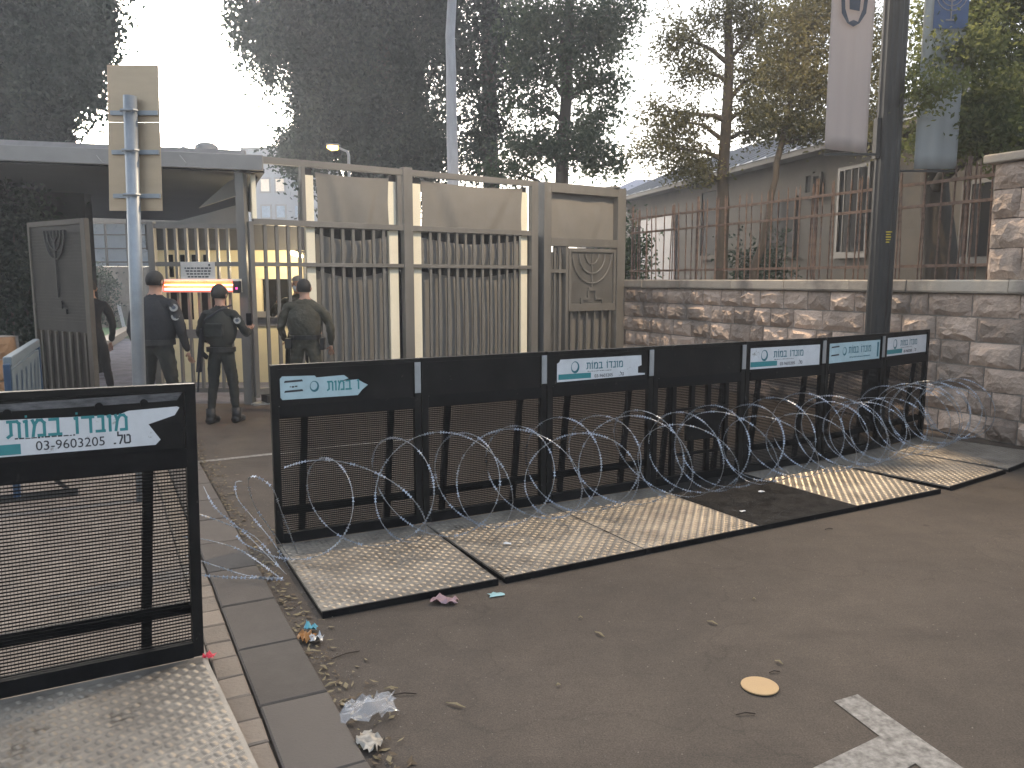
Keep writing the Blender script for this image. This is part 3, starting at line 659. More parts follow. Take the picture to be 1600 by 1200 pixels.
grail(E0, E1-.002, ZT-.045, .09, name='top_beam'); grail(E2+.002, gs(828)-.002, ZT-.045, .09, name='top_beam')
for z, h in ((ZR2, .08), (ZR3, .055), (.18, .09)):
    grail(gs(398)+.002, E1-.002, z, h); grail(E2+.002, gs(828)-.002, z, h)
gpost(474, 480, ZR2+.042, ZT-.092); gpost(622, 628, ZR2+.042, ZT-.092, -.03, .03)
gbar = MB().box(-.022, .022, -.018, .018, .227, ZR3-.029).box(-.022, .022, -.018, .018, ZR3+.029, ZR2-.042).mesh('bar', M_GATE)
COLS = ((482, 496), (611, 625), (648, 661), (816, 826))
for (p0, p1) in ((398, 630), (644, 828)):
    s0, s1 = gs(p0), gs(p1); n = max(2, round((s1-s0)/.163))
    for k in range(1, n):
        s_k = s0+(s1-s0)*k/n
        if not any(gs(a_)-.03 < s_k < gs(b_)+.03 for a_, b_ in COLS): link_mesh(gbar, 'bar', gate, (s_k, 0, 0))
def hang(p0, p1, z0, z1, sag=.06, yo=.12, seed=1, name='cloth_screen', folds=0, parent=gate, edge=True, dark=None):
    s0, s1 = gs(p0), gs(p1); r = random.Random(seed); nx, nz = 26, 14; V = []; F = []; ph = [r.uniform(0, 6) for _ in range(5)]
    for j in range(nz+1):
        for i in range(nx+1):
            u = i/nx; v = j/nz; e = min(u, 1-u)
            cr = folds*(math.exp(-((u-.12-.13*(1-v))/.05)**2) - .8*math.exp(-((u-.2-.15*(1-v))/.05)**2) + math.exp(-((1-u-.08-.2*(1-v))/.045)**2)*.9 - .8*math.exp(-((1-u-.16-.22*(1-v))/.045)**2))*(.35+.65*(1-v))
            y = yo + .014*math.sin(u*8+ph[0]+v) + .006*math.sin(u*17+ph[1]+2*v) + .05*cr - .05*math.sin(PI*u)*math.sin(PI*v)*.7
            pin = folds and (.02*math.sin(PI*v)*(1-2*u))
            V.append((s0+(s1-s0)*u + (pin or 0), y, z0+(z1-z0)*v - sag*math.sin(PI*u)*v**3))
    for j in range(nz):
        for i in range(nx): a = j*(nx+1)+i; F.append((a, a+1, a+nx+2, a+nx+1))
    return link_mesh(npmesh(name, np.array(V), np.array(F), M_CLOTH, True), name, parent)
hang(499, 612, ZR2-.05, ZT-.14, .03, .03, 2, folds=.55)
hang(661, 817, ZR2-.05, ZT-.13, .04, .03, 3, folds=.8)
for p0, p1, sd_ in ((500, 612, 4), (662, 815, 5)):
    hang(p0, p1, ZR3+.0, ZR2-.125, .085, .10, sd_); hang(p0, p1, .12, ZR3-.075, .10, .12, sd_+3)
m_lc = mat('cream_light_column', (.85, .80, .64), .5, 0, .04, 3)
MB().box(gs(498), gs(850), .2, .22, .1, ZR2-.0).build('gap_shade_panel', mat('gap_shade', (.018, .019, .022), .9), gate)  # dark sheet added to stand in for the shade in the cloth gaps
for p0, p1 in COLS:
    s0, s1 = gs(p0), gs(p1); MB().box(s0, s1, .038, .10, .1, ZT-.19).build('light_column', m_lc, gate, bevel=.006)
    MB().box(s0+.02, s1-.02, .05, .09, ZT-.189, ZT-.1).build('column_bracket', M_POLE, gate)
s0 = gs(398); MB().box(s0+.03, s0+.09, .07, .12, ZR2+.04, ZT-.15).build('light_column', m_lc, gate)
# track and rollers
MB().box(gs(385), gs(838), -.1, .1, 0, .02).build('ground_track', M_STEEL, gate)
for px in (405, 440): MB().box(gs(px), gs(px)+.28, -.12, .12, .02, .13).build('roller_housing', M_POLE, gate, bevel=.01)

# candelabrum pillar
gp = thing('emblem_gate_pillar', 'beige steel gate pillar panel bearing a raised seven branched candelabrum', 'gate pillar', GPl.P, GA)
A0, A1 = gs(845), gs(971)
GP_T = ZT+.0
for s0, s1 in ((A0, A0+.16), (A1-.2, A1)): MB().box(s0, s1, -.09, .12, 0, GP_T).build('post', M_GATE, gp, bevel=.006)
MB().box(A0+.162, A1-.202, -.09, .1, GP_T-.16, GP_T).build('rail', M_GATE, gp, bevel=.004)
MB().box(A0+.162, A1-.202, -.09, .1, 2.30, 2.44).build('rail', M_GATE, gp, bevel=.004)
hang(853, 962, 2.42, GP_T-.14, .02, .05, 9, folds=.35, parent=gp)
B0, B1 = gs(880), gs(957)
MB().box(B0-.0, B0+.06, -.07, .05, .1, 2.3).build('stile', M_GATE, gp); MB().box(A0+.162, B0-.002, -.07, .03, 1.84, 1.9).build('rail', M_GATE, gp)
for k in range(2): x = A0+.162+(B0-A0-.162)*(k+1)/3; MB().box(x-.02, x+.02, -.05, -.01, .2, 2.29).build('bar', M_GATE, gp)
z0m, z1m = 1.16, 2.27
pan = MB().box(B0+.062, B1, -.04, 0, z0m, z1m).build('emblem_panel', M_GATE, gp)
MB().box(B0+.062, B1, -.085, -.042, z1m-.06, z1m).box(B0+.062, B0+.11, -.085, -.042, z0m, z1m-.062).box(B1-.05, B1, -.085, -.042, z0m, z1m-.062).box(B0+.112, B1-.052, -.085, -.042, z0m, z0m+.13).build('panel_rim', M_GATE, pan)
xm = (B0+.062+B1)/2; wm = (B1-B0-.062)/2-.07; zt = z1m-.09
mb = MB(); z = z0m+.16
while z < zt-.02: mb.box(B0+.112, B1-.052, -.052, -.042, z, z+.016); z += .042
o = mb.build('louvre_slats', M_GATE, pan)
mb = MB(); zc_ = zt
for r_ in (wm*.33, wm*.64, wm*.95):
    mb.tube([(xm+math.cos(PI+PI*k/16)*r_, -.062, zc_+math.sin(PI+PI*k/16)*r_*1.12) for k in range(17)], .019, 6)
mb.tube([(xm, -.062, zc_), (xm, -.062, z0m+.42)], .019, 6)
mb.box(xm-.09, xm+.09, -.08, -.045, z0m+.36, z0m+.42); mb.box(xm-.11, xm-.07, -.08, -.045, z0m+.24, z0m+.358); mb.box(xm+.07, xm+.11, -.08, -.045, z0m+.24, z0m+.358)
mb.box(xm-.27, xm-.08, -.08, -.046, z0m+.2, z0m+.238); mb.box(xm+.08, xm+.27, -.08, -.046, z0m+.2, z0m+.238)
mb.box(xm-.27, xm-.24, -.08, -.046, z0m+.13, z0m+.2); mb.box(xm+.24, xm+.27, -.08, -.046, z0m+.13, z0m+.2)
mb.build('candelabrum_relief', M_GATE, pan)
nb = 6
for k in range(nb): x = B0+.062+(B1-B0-.062)*(k+.5)/nb; MB().box(x-.022, x+.022, -.05, -.01, .1, z0m-.002).build('bar', M_GATE, gp)
hang(860, 960, .05, 2.2, .0, .07, 12, parent=gp)
MB().disc((A1-.25, 0, GP_T), .13, .03, 16).build('cap', M_GATE, gp)

# ---- entrance fence of the guard booth, left of the gate (faces the road squarely)
BY = 11.02
bf = thing('entrance_bar_fence', 'beige vertical bar fence beside the gate with a heater fixed on it', 'fence', (0, BY, 0))
def bx(px): return at(px, 437, BY).x
for p0, p1 in ((236, 246), (375, 388)): MB().box(bx(p0), bx(p1), -.05, .05, 0, 3.2 if p0 > 300 else 2.5).build('post', M_GATE, bf, bevel=.004)
for z, h in ((2.44, .06), (1.93, .06), (.2, .06), (.98, .12)): MB().box(bx(246)+.002, bx(375)-.002, -.03, .03, z-h/2, z+h/2).build('rail', M_GATE, bf)
bme2 = MB().box(-.016, .016, -.029, .029, .23, .92).box(-.016, .016, -.029, .029, 1.04, 1.9).box(-.016, .016, -.029, .029, 1.96, 2.41).mesh('bar', M_GATE)
for k in range(1, 8): link_mesh(bme2, 'bar', bf, (bx(246)+(bx(375)-bx(246))*k/8, 0, 0))
ht = thing('infrared_heater', 'long infrared heater glowing orange red above the officers', 'heater', (0, BY-.16, 0))
def hz(py): return at(300, py, BY-.16).z
MB().box(bx(258), bx(381), -.05, .07, hz(439), hz(436)).box(bx(258), bx(381), .03, .07, hz(457), hz(439.2)).build('housing', M_WHITE, ht)
MB().box(bx(372), bx(382), -.06, .028, hz(458), hz(439.2)).build('end_box', M_INK, ht)
m_red = mat('hot_reflector', (.5, .12, .05), .4, emit=(1, .08, .03), es=.35); m_hot = mat('hot_element', (1, .6, .3), .4, emit=(1, .5, .2), es=2.4); m_pink = mat('warm_reflector', (.7, .4, .5), .4, emit=(1, .40, .5), es=.24)
MB().box(bx(261), bx(371), .02, .029, hz(456), hz(440)).build('reflector', m_red, ht)
MB().tube([(bx(265), -.01, hz(445.2)), (bx(370), -.01, hz(445.2))], .010, 8).build('element', m_hot, ht)
MB().box(bx(263), bx(369), -.0, .012, hz(454.5), hz(450)).build('lower_tube', m_pink, ht)
MB().box(bx(376), bx(379), -.063, -.06, hz(452), hz(449)).build('indicator_lamp', mat('pink_led', (.5, .02, .1), .4, emit=(1, .05, .3), es=.8), ht)
hl = bpy.data.lights.new('heater_glow', 'AREA'); hl.shape = 'RECTANGLE'; hl.size = .9; hl.size_y = .03; hl.energy = 1.2; hl.color = (1, .35, .2)
ho = bpy.data.objects.new('heater_glow', hl); COL.objects.link(ho); ho.location = ((bx(265)+bx(370))/2, BY-.24, hz(446)); ho.rotation_euler = (PI/2, 0, 0)
ns = tag(MB().box(bx(288), bx(341), -.004, 0, at(300, 437, BY-.1).z+.005, at(300, 409, BY-.1).z).build('notice_board', mat('notice_white', (.55, .53, .50), .5), None, (0, BY-.1, 0)), 'white notice board with small dark print above the red heater', 'sign')
zz = [at(300, y, BY-.1).z for y in (419, 423.5, 428, 432.5)]
mb = MB()
for i, z in enumerate(zz):
    x = bx(294+i*1.5)
    while x < bx(336-i*2): l = random.uniform(.02, .05); mb.box(x, x+l, -.0062, -.0045, z-.009, z+.009); x += l+.012
mb.box(bx(331), bx(334), -.0062, -.0045, zz[0]+.03, zz[0]+.055); mb.build('small_print', M_INK, ns)

# ---- guard booth behind
gb = thing('guard_booth', 'cream walled guard booth with dark windows behind the bar gate', 'booth', (0, 0, 0))
YB = 13.4
def X(px, Y): return at(px, 437, Y).x
def Z(py, Y): return at(500, py, Y).z
mb = MB(); mb.box(X(236, YB), X(474, YB), 0, .15, 0, Z(500, YB)); mb.box(X(236, YB), X(474, YB), 0, .15, Z(436, YB)+.002, Z(391, YB)); mb.build('wall', M_CREAM, gb, (0, YB, 0))
for p0, p1 in ((236, 262), (300, 306), (352, 372), (392, 408), (455, 474)): MB().box(X(p0, YB), X(p1, YB), .01, .14, Z(500, YB)+.002, Z(436, YB)).build('wall_pier', M_CREAM, gb, (0, YB, 0))
MB().box(X(262, YB), X(455, YB), .08, .1, Z(500, YB)+.003, Z(436, YB)).build('window', M_GLASS, gb, (0, YB, 0))
for px in (266, 284, 302, 320): MB().box(X(px, YB), X(px, YB)+.07, -.02, -.002, Z(433, YB), Z(398, YB)).build('window_slot', M_GLASS, gb, (0, YB, 0))
MB().box(X(236, YB), X(474, YB), -.12, 3, Z(391, YB)+.002, Z(352, YB)).build('roof_fascia', mat('dark_fascia', (.06, .062, .066), .7), gb, (0, YB, 0))
MB().box(X(395, YB), X(470, YB), -.1, -.13, 1.1, 1.2).build('counter', M_FASCIA, gb, (0, YB, 0))
MB().box(X(355, YB), X(460, YB), -.03, -.002, .95, 1.12).build('ledge', mat('grey_trim', (.16, .16, .17), .7), gb, (0, YB, 0))

bl_ = thing('booth_lamp', 'small bright warm lamp glowing inside the booth behind the bars', 'lamp', (at(462, 396, 12.6).x, 12.6, at(462, 396, 12.6).z))
ellipsoid_pts = MB().tube([(-.10, 0, .02), (-.03, 0, 0), (.06, 0, -.03), (.11, 0, -.05)], [.02, .035, .035, .02], 8).build('bulb', mat('booth_bulb', (1, .9, .6), .4, emit=(1, .75, .4), es=6), bl_, smooth=True)
MB().box(-.01, .01, .02, .75, .03, .05).build('bracket', M_POLE, bl_)
pl = bpy.data.lights.new('booth_light', 'POINT'); pl.energy = 22; pl.color = (1, .78, .48); pl.shadow_soft_size = .05
po = bpy.data.objects.new('booth_light', pl); COL.objects.link(po); po.location = Vector(bl_.location)+Vector((-.15, -.08, -.1))
# ---- canopy
ca = thing('entrance_canopy', 'flat entrance canopy with pale metal fascia and dark underside', 'canopy', (0, 0, 0))
c0 = at(-30, 246, 10.6); c1 = at(392, 268, 10.9)
def cz(py, px, Y): return at(px, py, Y).z
xl, xr = c0.x, at(415, 268, 11.0).x
zl = cz(238, 0, 10.7); 
zr = cz(270, 392, 10.95)
fz = [(xl, zl+.03), (xr, zr)]
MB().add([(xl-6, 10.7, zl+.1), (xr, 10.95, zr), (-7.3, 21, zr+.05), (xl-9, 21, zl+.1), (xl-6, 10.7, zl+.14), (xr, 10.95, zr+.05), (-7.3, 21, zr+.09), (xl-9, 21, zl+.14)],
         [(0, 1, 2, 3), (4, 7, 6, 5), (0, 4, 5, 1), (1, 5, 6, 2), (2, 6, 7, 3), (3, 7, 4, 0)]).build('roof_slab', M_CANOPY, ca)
MB().bar((xl-6, 10.68, zl+.23), (xr, 10.9, zr+.12), .05, .2).build('fascia', M_FASCIA, ca, bevel=.006)
MB().bar((xl-6, 10.85, zl+.40), (at(378, 240, 10.95).x, 11.1, zr+.26), .05, .1).build('roof_edge', mat('roof_edge_sheet', (.28, .27, .27), .6), ca)
for px in (152, 282): p = at(px, 246, 10.66); MB().bar((p.x, 10.62, p.z+.02), (p.x+.08, 10.62, p.z-.08), .018).build('gutter_clip', M_FASCIA, ca)
# beams under the canopy and beige side panel, its cut imitating lamplit triangles and shade between
zp0, zp1 = at(300, 350, 11.3).z, at(378, 300, 11.3).z
MB().prism([(at(262, 350, 11.4).x, at(262, 350, 11.4).z), (at(378, 352, 11.4).x, at(378, 353, 11.4).z), (at(378, 320, 11.4).x, at(378, 318, 11.4).z)], 0, .04).build('lit_patch_panel', M_CLOTH, ca, (0, 11.4, 0))
MB().prism([(at(310, 323, 11.4).x, at(310, 325, 11.4).z), (at(378, 300, 11.4).x, at(367, 303, 11.4).z), (at(378, 285, 11.4).x, at(367, 272, 11.4).z), (at(355, 283, 11.4).x, at(355, 285, 11.4).z)], 0, .04).build('lit_patch_panel', M_CLOTH, ca, (0, 11.4, 0))
MB().bar((at(240, 352, 11.35).x, 11.35, at(240, 350, 11.35).z), (at(380, 352, 11.2).x, 11.2, at(380, 356, 11.2).z), .05, .06).build('beam', M_GATE, ca)
MB().bar((at(385, 300, 11.2).x, 11.2, at(385, 330, 11.2).z), (at(398, 270, 11.2).x, 11.2, at(396, 275, 11.2).z), .06, .08).build('beam', M_POLE, ca)
MB().box(at(376, 437, 11.0).x, at(386, 437, 11.0).x, -.05, .05, 0, zr+.04).build('column', M_GATE, ca, (0, 11.13, 0))
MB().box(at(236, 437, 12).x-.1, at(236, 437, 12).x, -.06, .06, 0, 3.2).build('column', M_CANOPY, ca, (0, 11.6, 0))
# roof equipment
t = thing('roof_water_tank', 'small pale roof tank standing on top of the canopy', 'tank', at(325, 240, 14)); MB().tube([(-.02, 0, -.1), (-.02, 0, .12), (-.02, 0, .17)], [.19, .19, .12], 14).build('tank', M_FASCIA, t, smooth=True); MB().box(-.28, .22, -.1, .1, -.45, -.1).build('stand', M_FASCIA, t)
MB().tube([(-.45, 0, .05), (-.35, 0, .0)], .09, 10).build('dish', M_STEEL, t)

# ---- open gate leaf at the left
pl0, pl1 = at(52, 437, 10.4), at(141, 437, 9.6)
LA = math.atan2(pl1.y-pl0.y, pl1.x-pl0.x); LL = (pl1-pl0).length
lf = thing('open_gate_leaf', 'open shaded gate leaf with a louvred emblem panel above vertical bars, left side', 'gate', (pl0.x, pl0.y, 0), LA)
m_stile = mat('shaded_stile_paint', (.075, .066, .054), .55, 0, .15, 5)
m_leaf = mat('shadowed_gate_paint', (.012, .012, .012), .55, 0, .15, 5)  # both leaf paints are gate paint with canopy shade put into the colour
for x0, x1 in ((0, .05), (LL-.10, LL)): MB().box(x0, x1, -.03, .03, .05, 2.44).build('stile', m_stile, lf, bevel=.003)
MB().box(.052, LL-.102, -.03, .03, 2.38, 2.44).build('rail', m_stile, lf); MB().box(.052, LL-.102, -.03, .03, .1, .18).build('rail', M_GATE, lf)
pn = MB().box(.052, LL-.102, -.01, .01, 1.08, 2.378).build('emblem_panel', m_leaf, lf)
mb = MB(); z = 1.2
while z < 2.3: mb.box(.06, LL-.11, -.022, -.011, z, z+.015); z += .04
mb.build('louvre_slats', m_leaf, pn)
mb = MB()
xm = LL/2-.03
for r_ in (.09, .17, .25): mb.tube([(xm+math.cos(PI+PI*k/12)*r_, -.025, 2.32+math.sin(PI+PI*k/12)*r_*1.4) for k in range(13)], .014, 5)
mb.tube([(xm, -.025, 2.32), (xm, -.025, 1.5)], .014, 5); mb.box(xm-.18, xm+.18, -.035, -.012, 1.3, 1.36); mb.box(xm-.08, xm+.08, -.035, -.012, 1.362, 1.46); mb.build('candelabrum_relief', m_leaf, pn)
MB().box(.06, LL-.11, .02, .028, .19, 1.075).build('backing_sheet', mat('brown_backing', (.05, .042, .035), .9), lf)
for k in range(7): x = .052+(LL-.154)*(k+.5)/7; MB().box(x-.02, x+.02, -.015, .015, .182, 1.078).build('bar', m_stile, lf)

# ---- left side: rough low stone wall, blue police barrier
lw = thing('garden_wall', 'low orange lit garden wall at the far left edge', 'wall', (-6.35, 8.4, 0), R(70))
MB().box(0, 1.3, .05, .35, 0, 1.05).build('wall_core', M_JOINT, lw)
zc = 0
for c_ in range(4):
    x = -random.uniform(0, .2)
    while x < 1.0:
        L_ = random.uniform(.3, .55); rock(L_-.015, .25, .04, seed=random.random()).build('stone', islandmat('orange_lit_stone', (.16, .10, .06), (.30, .19, .11)), lw, (x, .05, zc+.005)); x += L_  # sandstone tinted orange, the warm light on it is in the colour
    zc += .262
pb0 = Vector((-3.85, 6.05, 0)); pb1 = Vector((-5.1, 8.7, 0)); PA = math.atan2((pb1-pb0).y, (pb1-pb0).x); PLn = 2.3
pb = thing('police_barrier', 'blue plastic police barrier with pale blue panel at the left edge', 'barrier', pb0, PA)
for x in (.06, PLn-.06):
    MB().bar((x, 0, .02), (x, 0, 1.08), .07, .05).build('leg', M_BLUE, pb, bevel=.01)
    MB().bar((x, -.42, .03), (x, .42, .03), .05).build('foot', M_POLE, pb)
    MB().bar((x, -.35, .05), (x, 0, .45), .03).build('strut', M_POLE, pb); MB().bar((x, .35, .05), (x, 0, .45), .03).build('strut', M_POLE, pb)
MB().box(.1, PLn-.1, -.03, .03, 1.05, 1.13).build('rail', M_LBLUE, pb, bevel=.01); MB().box(.1, PLn-.1, -.03, .03, .48, .54).build('rail', M_BLUE, pb)
bp_ = MB().box(.1, PLn-.1, -.015, .015, .60, 1.02).build('panel', M_LBLUE, pb)
for k, x in enumerate((.3, .62, .95, 1.3, 1.62, 1.9)):
    for sy in (-.017, .0155): MB().add([(x, sy, .66), (x+.1, sy, .66), (x+.2, sy, .96), (x+.1, sy, .96)], [(0, 1, 2, 3)]).build('blue_stripe', M_BLUE, bp_)

dh = thing('dark_backdrop', 'added dark wall filling the dark area behind the open gate leaf', 'building', (0, 0, 0))
MB().box(at(-120, 437, 14.6).x, at(140, 437, 14.6).x, 14.6, 14.85, 0, 3.3).build('wall', mat('backdrop_dark', (.022, .024, .026), .85, 0, .25, 2), dh)  # wall and window added to darken the view behind the leaf
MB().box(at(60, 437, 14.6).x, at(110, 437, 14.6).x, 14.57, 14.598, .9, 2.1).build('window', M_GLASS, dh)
# ---- things seen through the opening
# lawn, kerb, far building with blue glazing, railing
sheet('lawn', [tuple(at(px, 437, Y).xy) for px, Y in ((150, 24), (205, 23), (300, 40), (0, 45))], .03, mat('turf', (.02, .06, .015), .9, 0, .3, 4, world=True))
g0 = [tuple(at(px, 437, Y).xy) for px, Y in ((148, 19.5), (196, 26), (190, 34), (140, 34))]
sheet('lawn', g0, .12, mat('turf2', (.035, .12, .025), .9, 0, .3, 6, world=True))
mb = MB(); a_ = Vector((*g0[0], 0)); b_ = Vector((*g0[1], 0)); mb.bar(a_+Vector((0, 0, .1)), b_+Vector((0, 0, .1)), .3, .22); o = mb.build('lawn_edging', M_BRICKP); o['kind'] = 'structure'
fb = thing('glazed_annex', 'low annex with a band of blue glass seen below the canopy', 'building', (at(165, 437, 36).x, 36, 0))
MB().box(-4, 4, 0, 3, 0, 2.3).box(-4, 4, 0, 3, 4.2, 4.6).build('wall', mat('brown_plaster', (.16, .135, .11), .9), fb)
MB().box(-3.9, 3.9, .3, .34, 2.31, 4.19).build('glazing', mat('sky_glass', (.14, .18, .22), .3, .1, .15, 1), fb)
for k in range(9): x = -3.8+k*.95; MB().box(x-.04, x+.04, .2, .28, 2.31, 4.19).build('mullion', M_POLE, fb)
for z in (2.5, 3.1, 3.7): MB().box(-3.9, 3.9, .12, .19, z-.03, z+.03).build('railing_bar', M_POLE, fb)
rb = thing('stacked_timber_boards', 'heap of grey boards leaning beyond the lawn', 'boards', (at(178, 437, 27).x, 27, 0))
for k in range(11): MB().bar((-.6+k*.14, 0, .12), (-1.1+k*.16, .5, .95+random.uniform(-.1, .15)), .11, .03).build('board', mat('grey_board' if k % 3 else 'white_board', (.2, .18, .16) if k % 3 else (.6, .6, .62), .8), rb)

# ================================================================== BUILDINGS
ab = thing('apartment_block', 'pale bluish apartment block with lit shuttered windows behind the gate', 'building', (at(430, 300, 60).x, 60, 0), R(-6))
def az(py): return at(430, py, 60).z
W_ = at(475, 300, 60).x-at(385, 300, 60).x
MB().box(-W_*.6, W_*.5, 0, 9, 0, az(232)).build('wall', M_BLOCK, ab)
MB().box(-W_*.6, W_*.5+.15, -.15, 9, az(232)+.002, az(230)).build('parapet', M_FASCIA, ab)
pxs = lambda px: at(px, 300, 60).x - at(430, 300, 60).x
for r_, (ya, yb_) in enumerate(((280, 299), (322, 340), (364, 382))):
    for k, px in enumerate((408, 432, 462)):
        f = MB().box(pxs(px)-.12, pxs(px+13)+.12, -.06, 0, az(yb_)-.12, az(ya)+.12).build('window', M_FASCIA if k < 2 else M_BLOCK, ab)
        MB().box(pxs(px), pxs(px+(13 if k < 2 else 7)), -.10, -.062, az(yb_), az(ya)).build('shutter' if k < 2 else 'pane', mat('lit_shutter', (.6, .52, .42), .6, emit=(1, .8, .6), es=.12) if (r_ == 0 and k < 2) else mat('blue_pane', (.28, .36, .45), .3), f)

HA = math.atan2(17-23.8, 6.7-5.05); HP = Plane((5.05, 23.8), HA)
hs = thing('stone_house', 'grey plastered house with sheet roof behind the rusty fence', 'house', HP.P, HA)
def hh(px, py): return HP.hit(px, py)
HL = hh(1620, 400)[0]; HE = hh(1290, 238)[1]
h0 = hh(958, 400)[0]
MB().box(h0, HL, 0, 6, 0, HE).build('wall', M_HOUSE, hs)
MB().box(h0-.3, HL, -.4, 0, HE-.02, HE+.1).build('eave', mat('dark_eave', (.07, .065, .06), .8), hs)
MB().add([(h0-.3, -.42, HE+.1), (HL, -.42, HE+.1), (HL, 3, HE+1.55), (h0-.3, 3, HE+1.55), (HL, 6.4, HE+.1), (h0-.3, 6.4, HE+.1)], [(0, 1, 2, 3), (3, 2, 4, 5), (0, 3, 5), (1, 4, 2)]).build('roof', M_ROOF, hs)
for i in range(0, 26):
    x = h0+i*.6
    if x < HL: MB().bar((x, -.40, HE+.125), (x, 3, HE+1.575), .03, .04).build('roof_rib', M_ROOF, hs)
def hwin(px0, px1, py0, py1, frame=M_GATE, bars=0):
    s0, z1 = hh(px0, py0); s1, z0 = hh(px1, py1)
    f = MB().box(s0-.07, s1+.07, -.05, -.002, z0-.07, z0-.002).box(s0-.07, s1+.07, -.05, -.002, z1+.002, z1+.07).box(s0-.07, s0-.002, -.05, -.002, z0, z1).box(s1+.002, s1+.07, -.05, -.002, z0, z1).build('window', frame, hs)
    MB().box(s0, s1, -.02, -.003, z0, z1).build('pane', M_GLASS, f)
    MB().box(s0-.12, s1+.12, -.1, -.052, z0-.13, z0-.072).build('sill', frame, f)
    for k in range(bars): x = s0+(s1-s0)*(k+1)/(bars+1); MB().box(x-.012, x+.012, -.09, -.06, z0, z1).build('window_bar', M_TRIM, f)
M_TRIM = mat('grey_white_trim', (.06, .057, .053), .6)
hwin(1099, 1126, 302, 398, M_HOUSE); hwin(1200, 1240, 318, 394, M_HOUSE, 1); hwin(1262, 1269, 276, 300, M_HOUSE); hwin(1274, 1281, 276, 300, M_HOUSE)
hwin(1316, 1352, 268, 392, M_TRIM, 3); hwin(1512, 1545, 290, 400, M_TRIM, 2)
s0, z1 = hh(1003, 345); s1, z0 = hh(1055, 436)
MB().box(s0, s1, -.05, -.002, 0, z1).build('door', mat('pale_door', (.17, .165, .175), .6), hs)
# far roof
fr = thing('far_hipped_house', 'distant house with pale violet hipped roof beyond the gate pillar', 'house', (at(1000, 300, 34).x, 34, 0))
zr_ = at(1000, 320, 34).z; zt_ = at(1000, 272, 34).z
MB().box(-2.2, 3.2, .3, 5, 0, zr_).build('wall', M_HOUSE, fr)
MB().add([(-2.5, 0, zr_), (3.5, 0, zr_), (3.5, 5.4, zr_), (-2.5, 5.4, zr_), (0.2, 2.7, zt_+.1), (2.2, 2.7, zt_+.1)], [(0, 1, 5, 4), (1, 2, 5), (2, 3, 4, 5), (3, 0, 4), (0, 3, 2, 1)]).build('roof', mat('violet_roof', (.36, .36, .42), .7), fr)

# ================================================================== TREES
def leaves(C, size, rng, aspect=.5, droop=0.0):
    n = len(C); u = rng.normal(size=(n, 3)); u[:, 2] -= droop; u /= np.linalg.norm(u, axis=1)[:, None]
    v = rng.normal(size=(n, 3)); v -= (v*u).sum(1)[:, None]*u; v /= np.linalg.norm(v, axis=1)[:, None]
    s = size*rng.uniform(.6, 1.3, n)[:, None]
    V = np.stack([C-u*s, C+v*s*aspect, C+u*s, C-v*s*aspect], 1).reshape(-1, 3); F = np.arange(4*n).reshape(-1, 4); return V, F
def crown(name, blobs, per, size, m, rng, parent, sub=26, subr=.28, aspect=.5, droop=0, pull=.5, zst=.7):
    """blobs: (centre, (rx,ry,rz), weight)"""
    Cs = []
    for c, r, wgt in blobs:
        ns = max(3, int(per*wgt)); d = rng.normal(size=(ns, 3)); d /= np.linalg.norm(d, axis=1)[:, None]
        rad = rng.uniform(0, 1, ns)**pull; sc = np.array(c)+d*rad[:, None]*np.array(r)
        k = rng.integers(int(sub*.6), int(sub*1.4), ns); idx = np.repeat(np.arange(ns), k)
        sr = subr*rng.uniform(.6, 1.4, ns); Cs.append(sc[idx]+rng.normal(size=(len(idx), 3))*sr[idx][:, None]*np.array([1, 1, zst]))
    C = np.concatenate(Cs); V, F = leaves(C, size, rng, aspect, droop)
    return link_mesh(npmesh(name, V, F, m), name, parent)
def limb(mb, a, b, r0, r1, rng, wob=.12, n=7):
    a = Vector(a); b = Vector(b); L_ = (b-a).length; pts = []
    for i in range(n):
        t = i/(n-1); p = a.lerp(b, t); p += Vector(rng.normal(size=3))*wob*L_*.18*math.sin(PI*t); p.z += .08*L_*math.sin(PI*t); pts.append(p)
    mb.tube(pts, [r0+(r1-r0)*i/(n-1) for i in range(n)], 7)
def tree(name, label, trunk, r, blobs, per, size, lm, bark=M_BARK, seed=1, group=None, limbs=True, twigs=0, **kw):
    """trunk: world points; blobs: (px,py,Y,rpx_x,rpx_y,weight)"""
    rng = np.random.default_rng(seed); base = Vector(trunk[0]); t = thing(name, label, 'tree', (base.x, base.y, 0), 0, group)
    L0 = Vector((base.x, base.y, 0)); tp = [Vector(p)-L0 for p in trunk]
    fine = []
    for i in range(len(tp)-1):
        for k in range(5): fine.append(tp[i].lerp(tp[i+1], k/5)+Vector((*(rng.normal(size=2)*.012), 0)))
    fine.append(tp[-1]); nf = len(fine)
    MB().tube(fine, [r*(1.25 if i == 0 else 1)*(1-.6*i/nf) for i in range(nf)], 12).build('trunk', bark, t, smooth=True)
    bl = []
    mbl = MB()
    for (px, py, Y, rx, ry, wt) in blobs:
        c = at(px, py, Y)-L0; sx = rx*Y/FPX; sz = ry*Y/FPX; bl.append(((c.x, c.y, c.z), (sx, max(sx*.8, .5), sz), wt))
        if limbs:
            zt_ = min(max(c.z-sz*.9, fine[0].z+.8), fine[-1].z); q = min(fine, key=lambda p: abs(p.z-zt_))
            limb(mbl, q, c, r*.35, r*.08, rng)
            for k in range(twigs):
                e = Vector(rng.normal(size=3)).normalized(); limb(mbl, c+Vector((e.x*sx*.1, 0, e.z*sz*.1)), c+Vector((e.x*sx*.9, e.y*.5, e.z*sz*.9)), r*.1, r*.03, rng, n=5)
    if mbl.v: mbl.build('branches', bark, t, smooth=True)
    crown('crown', bl, per, size, lm, rng, t, **kw)
    return t
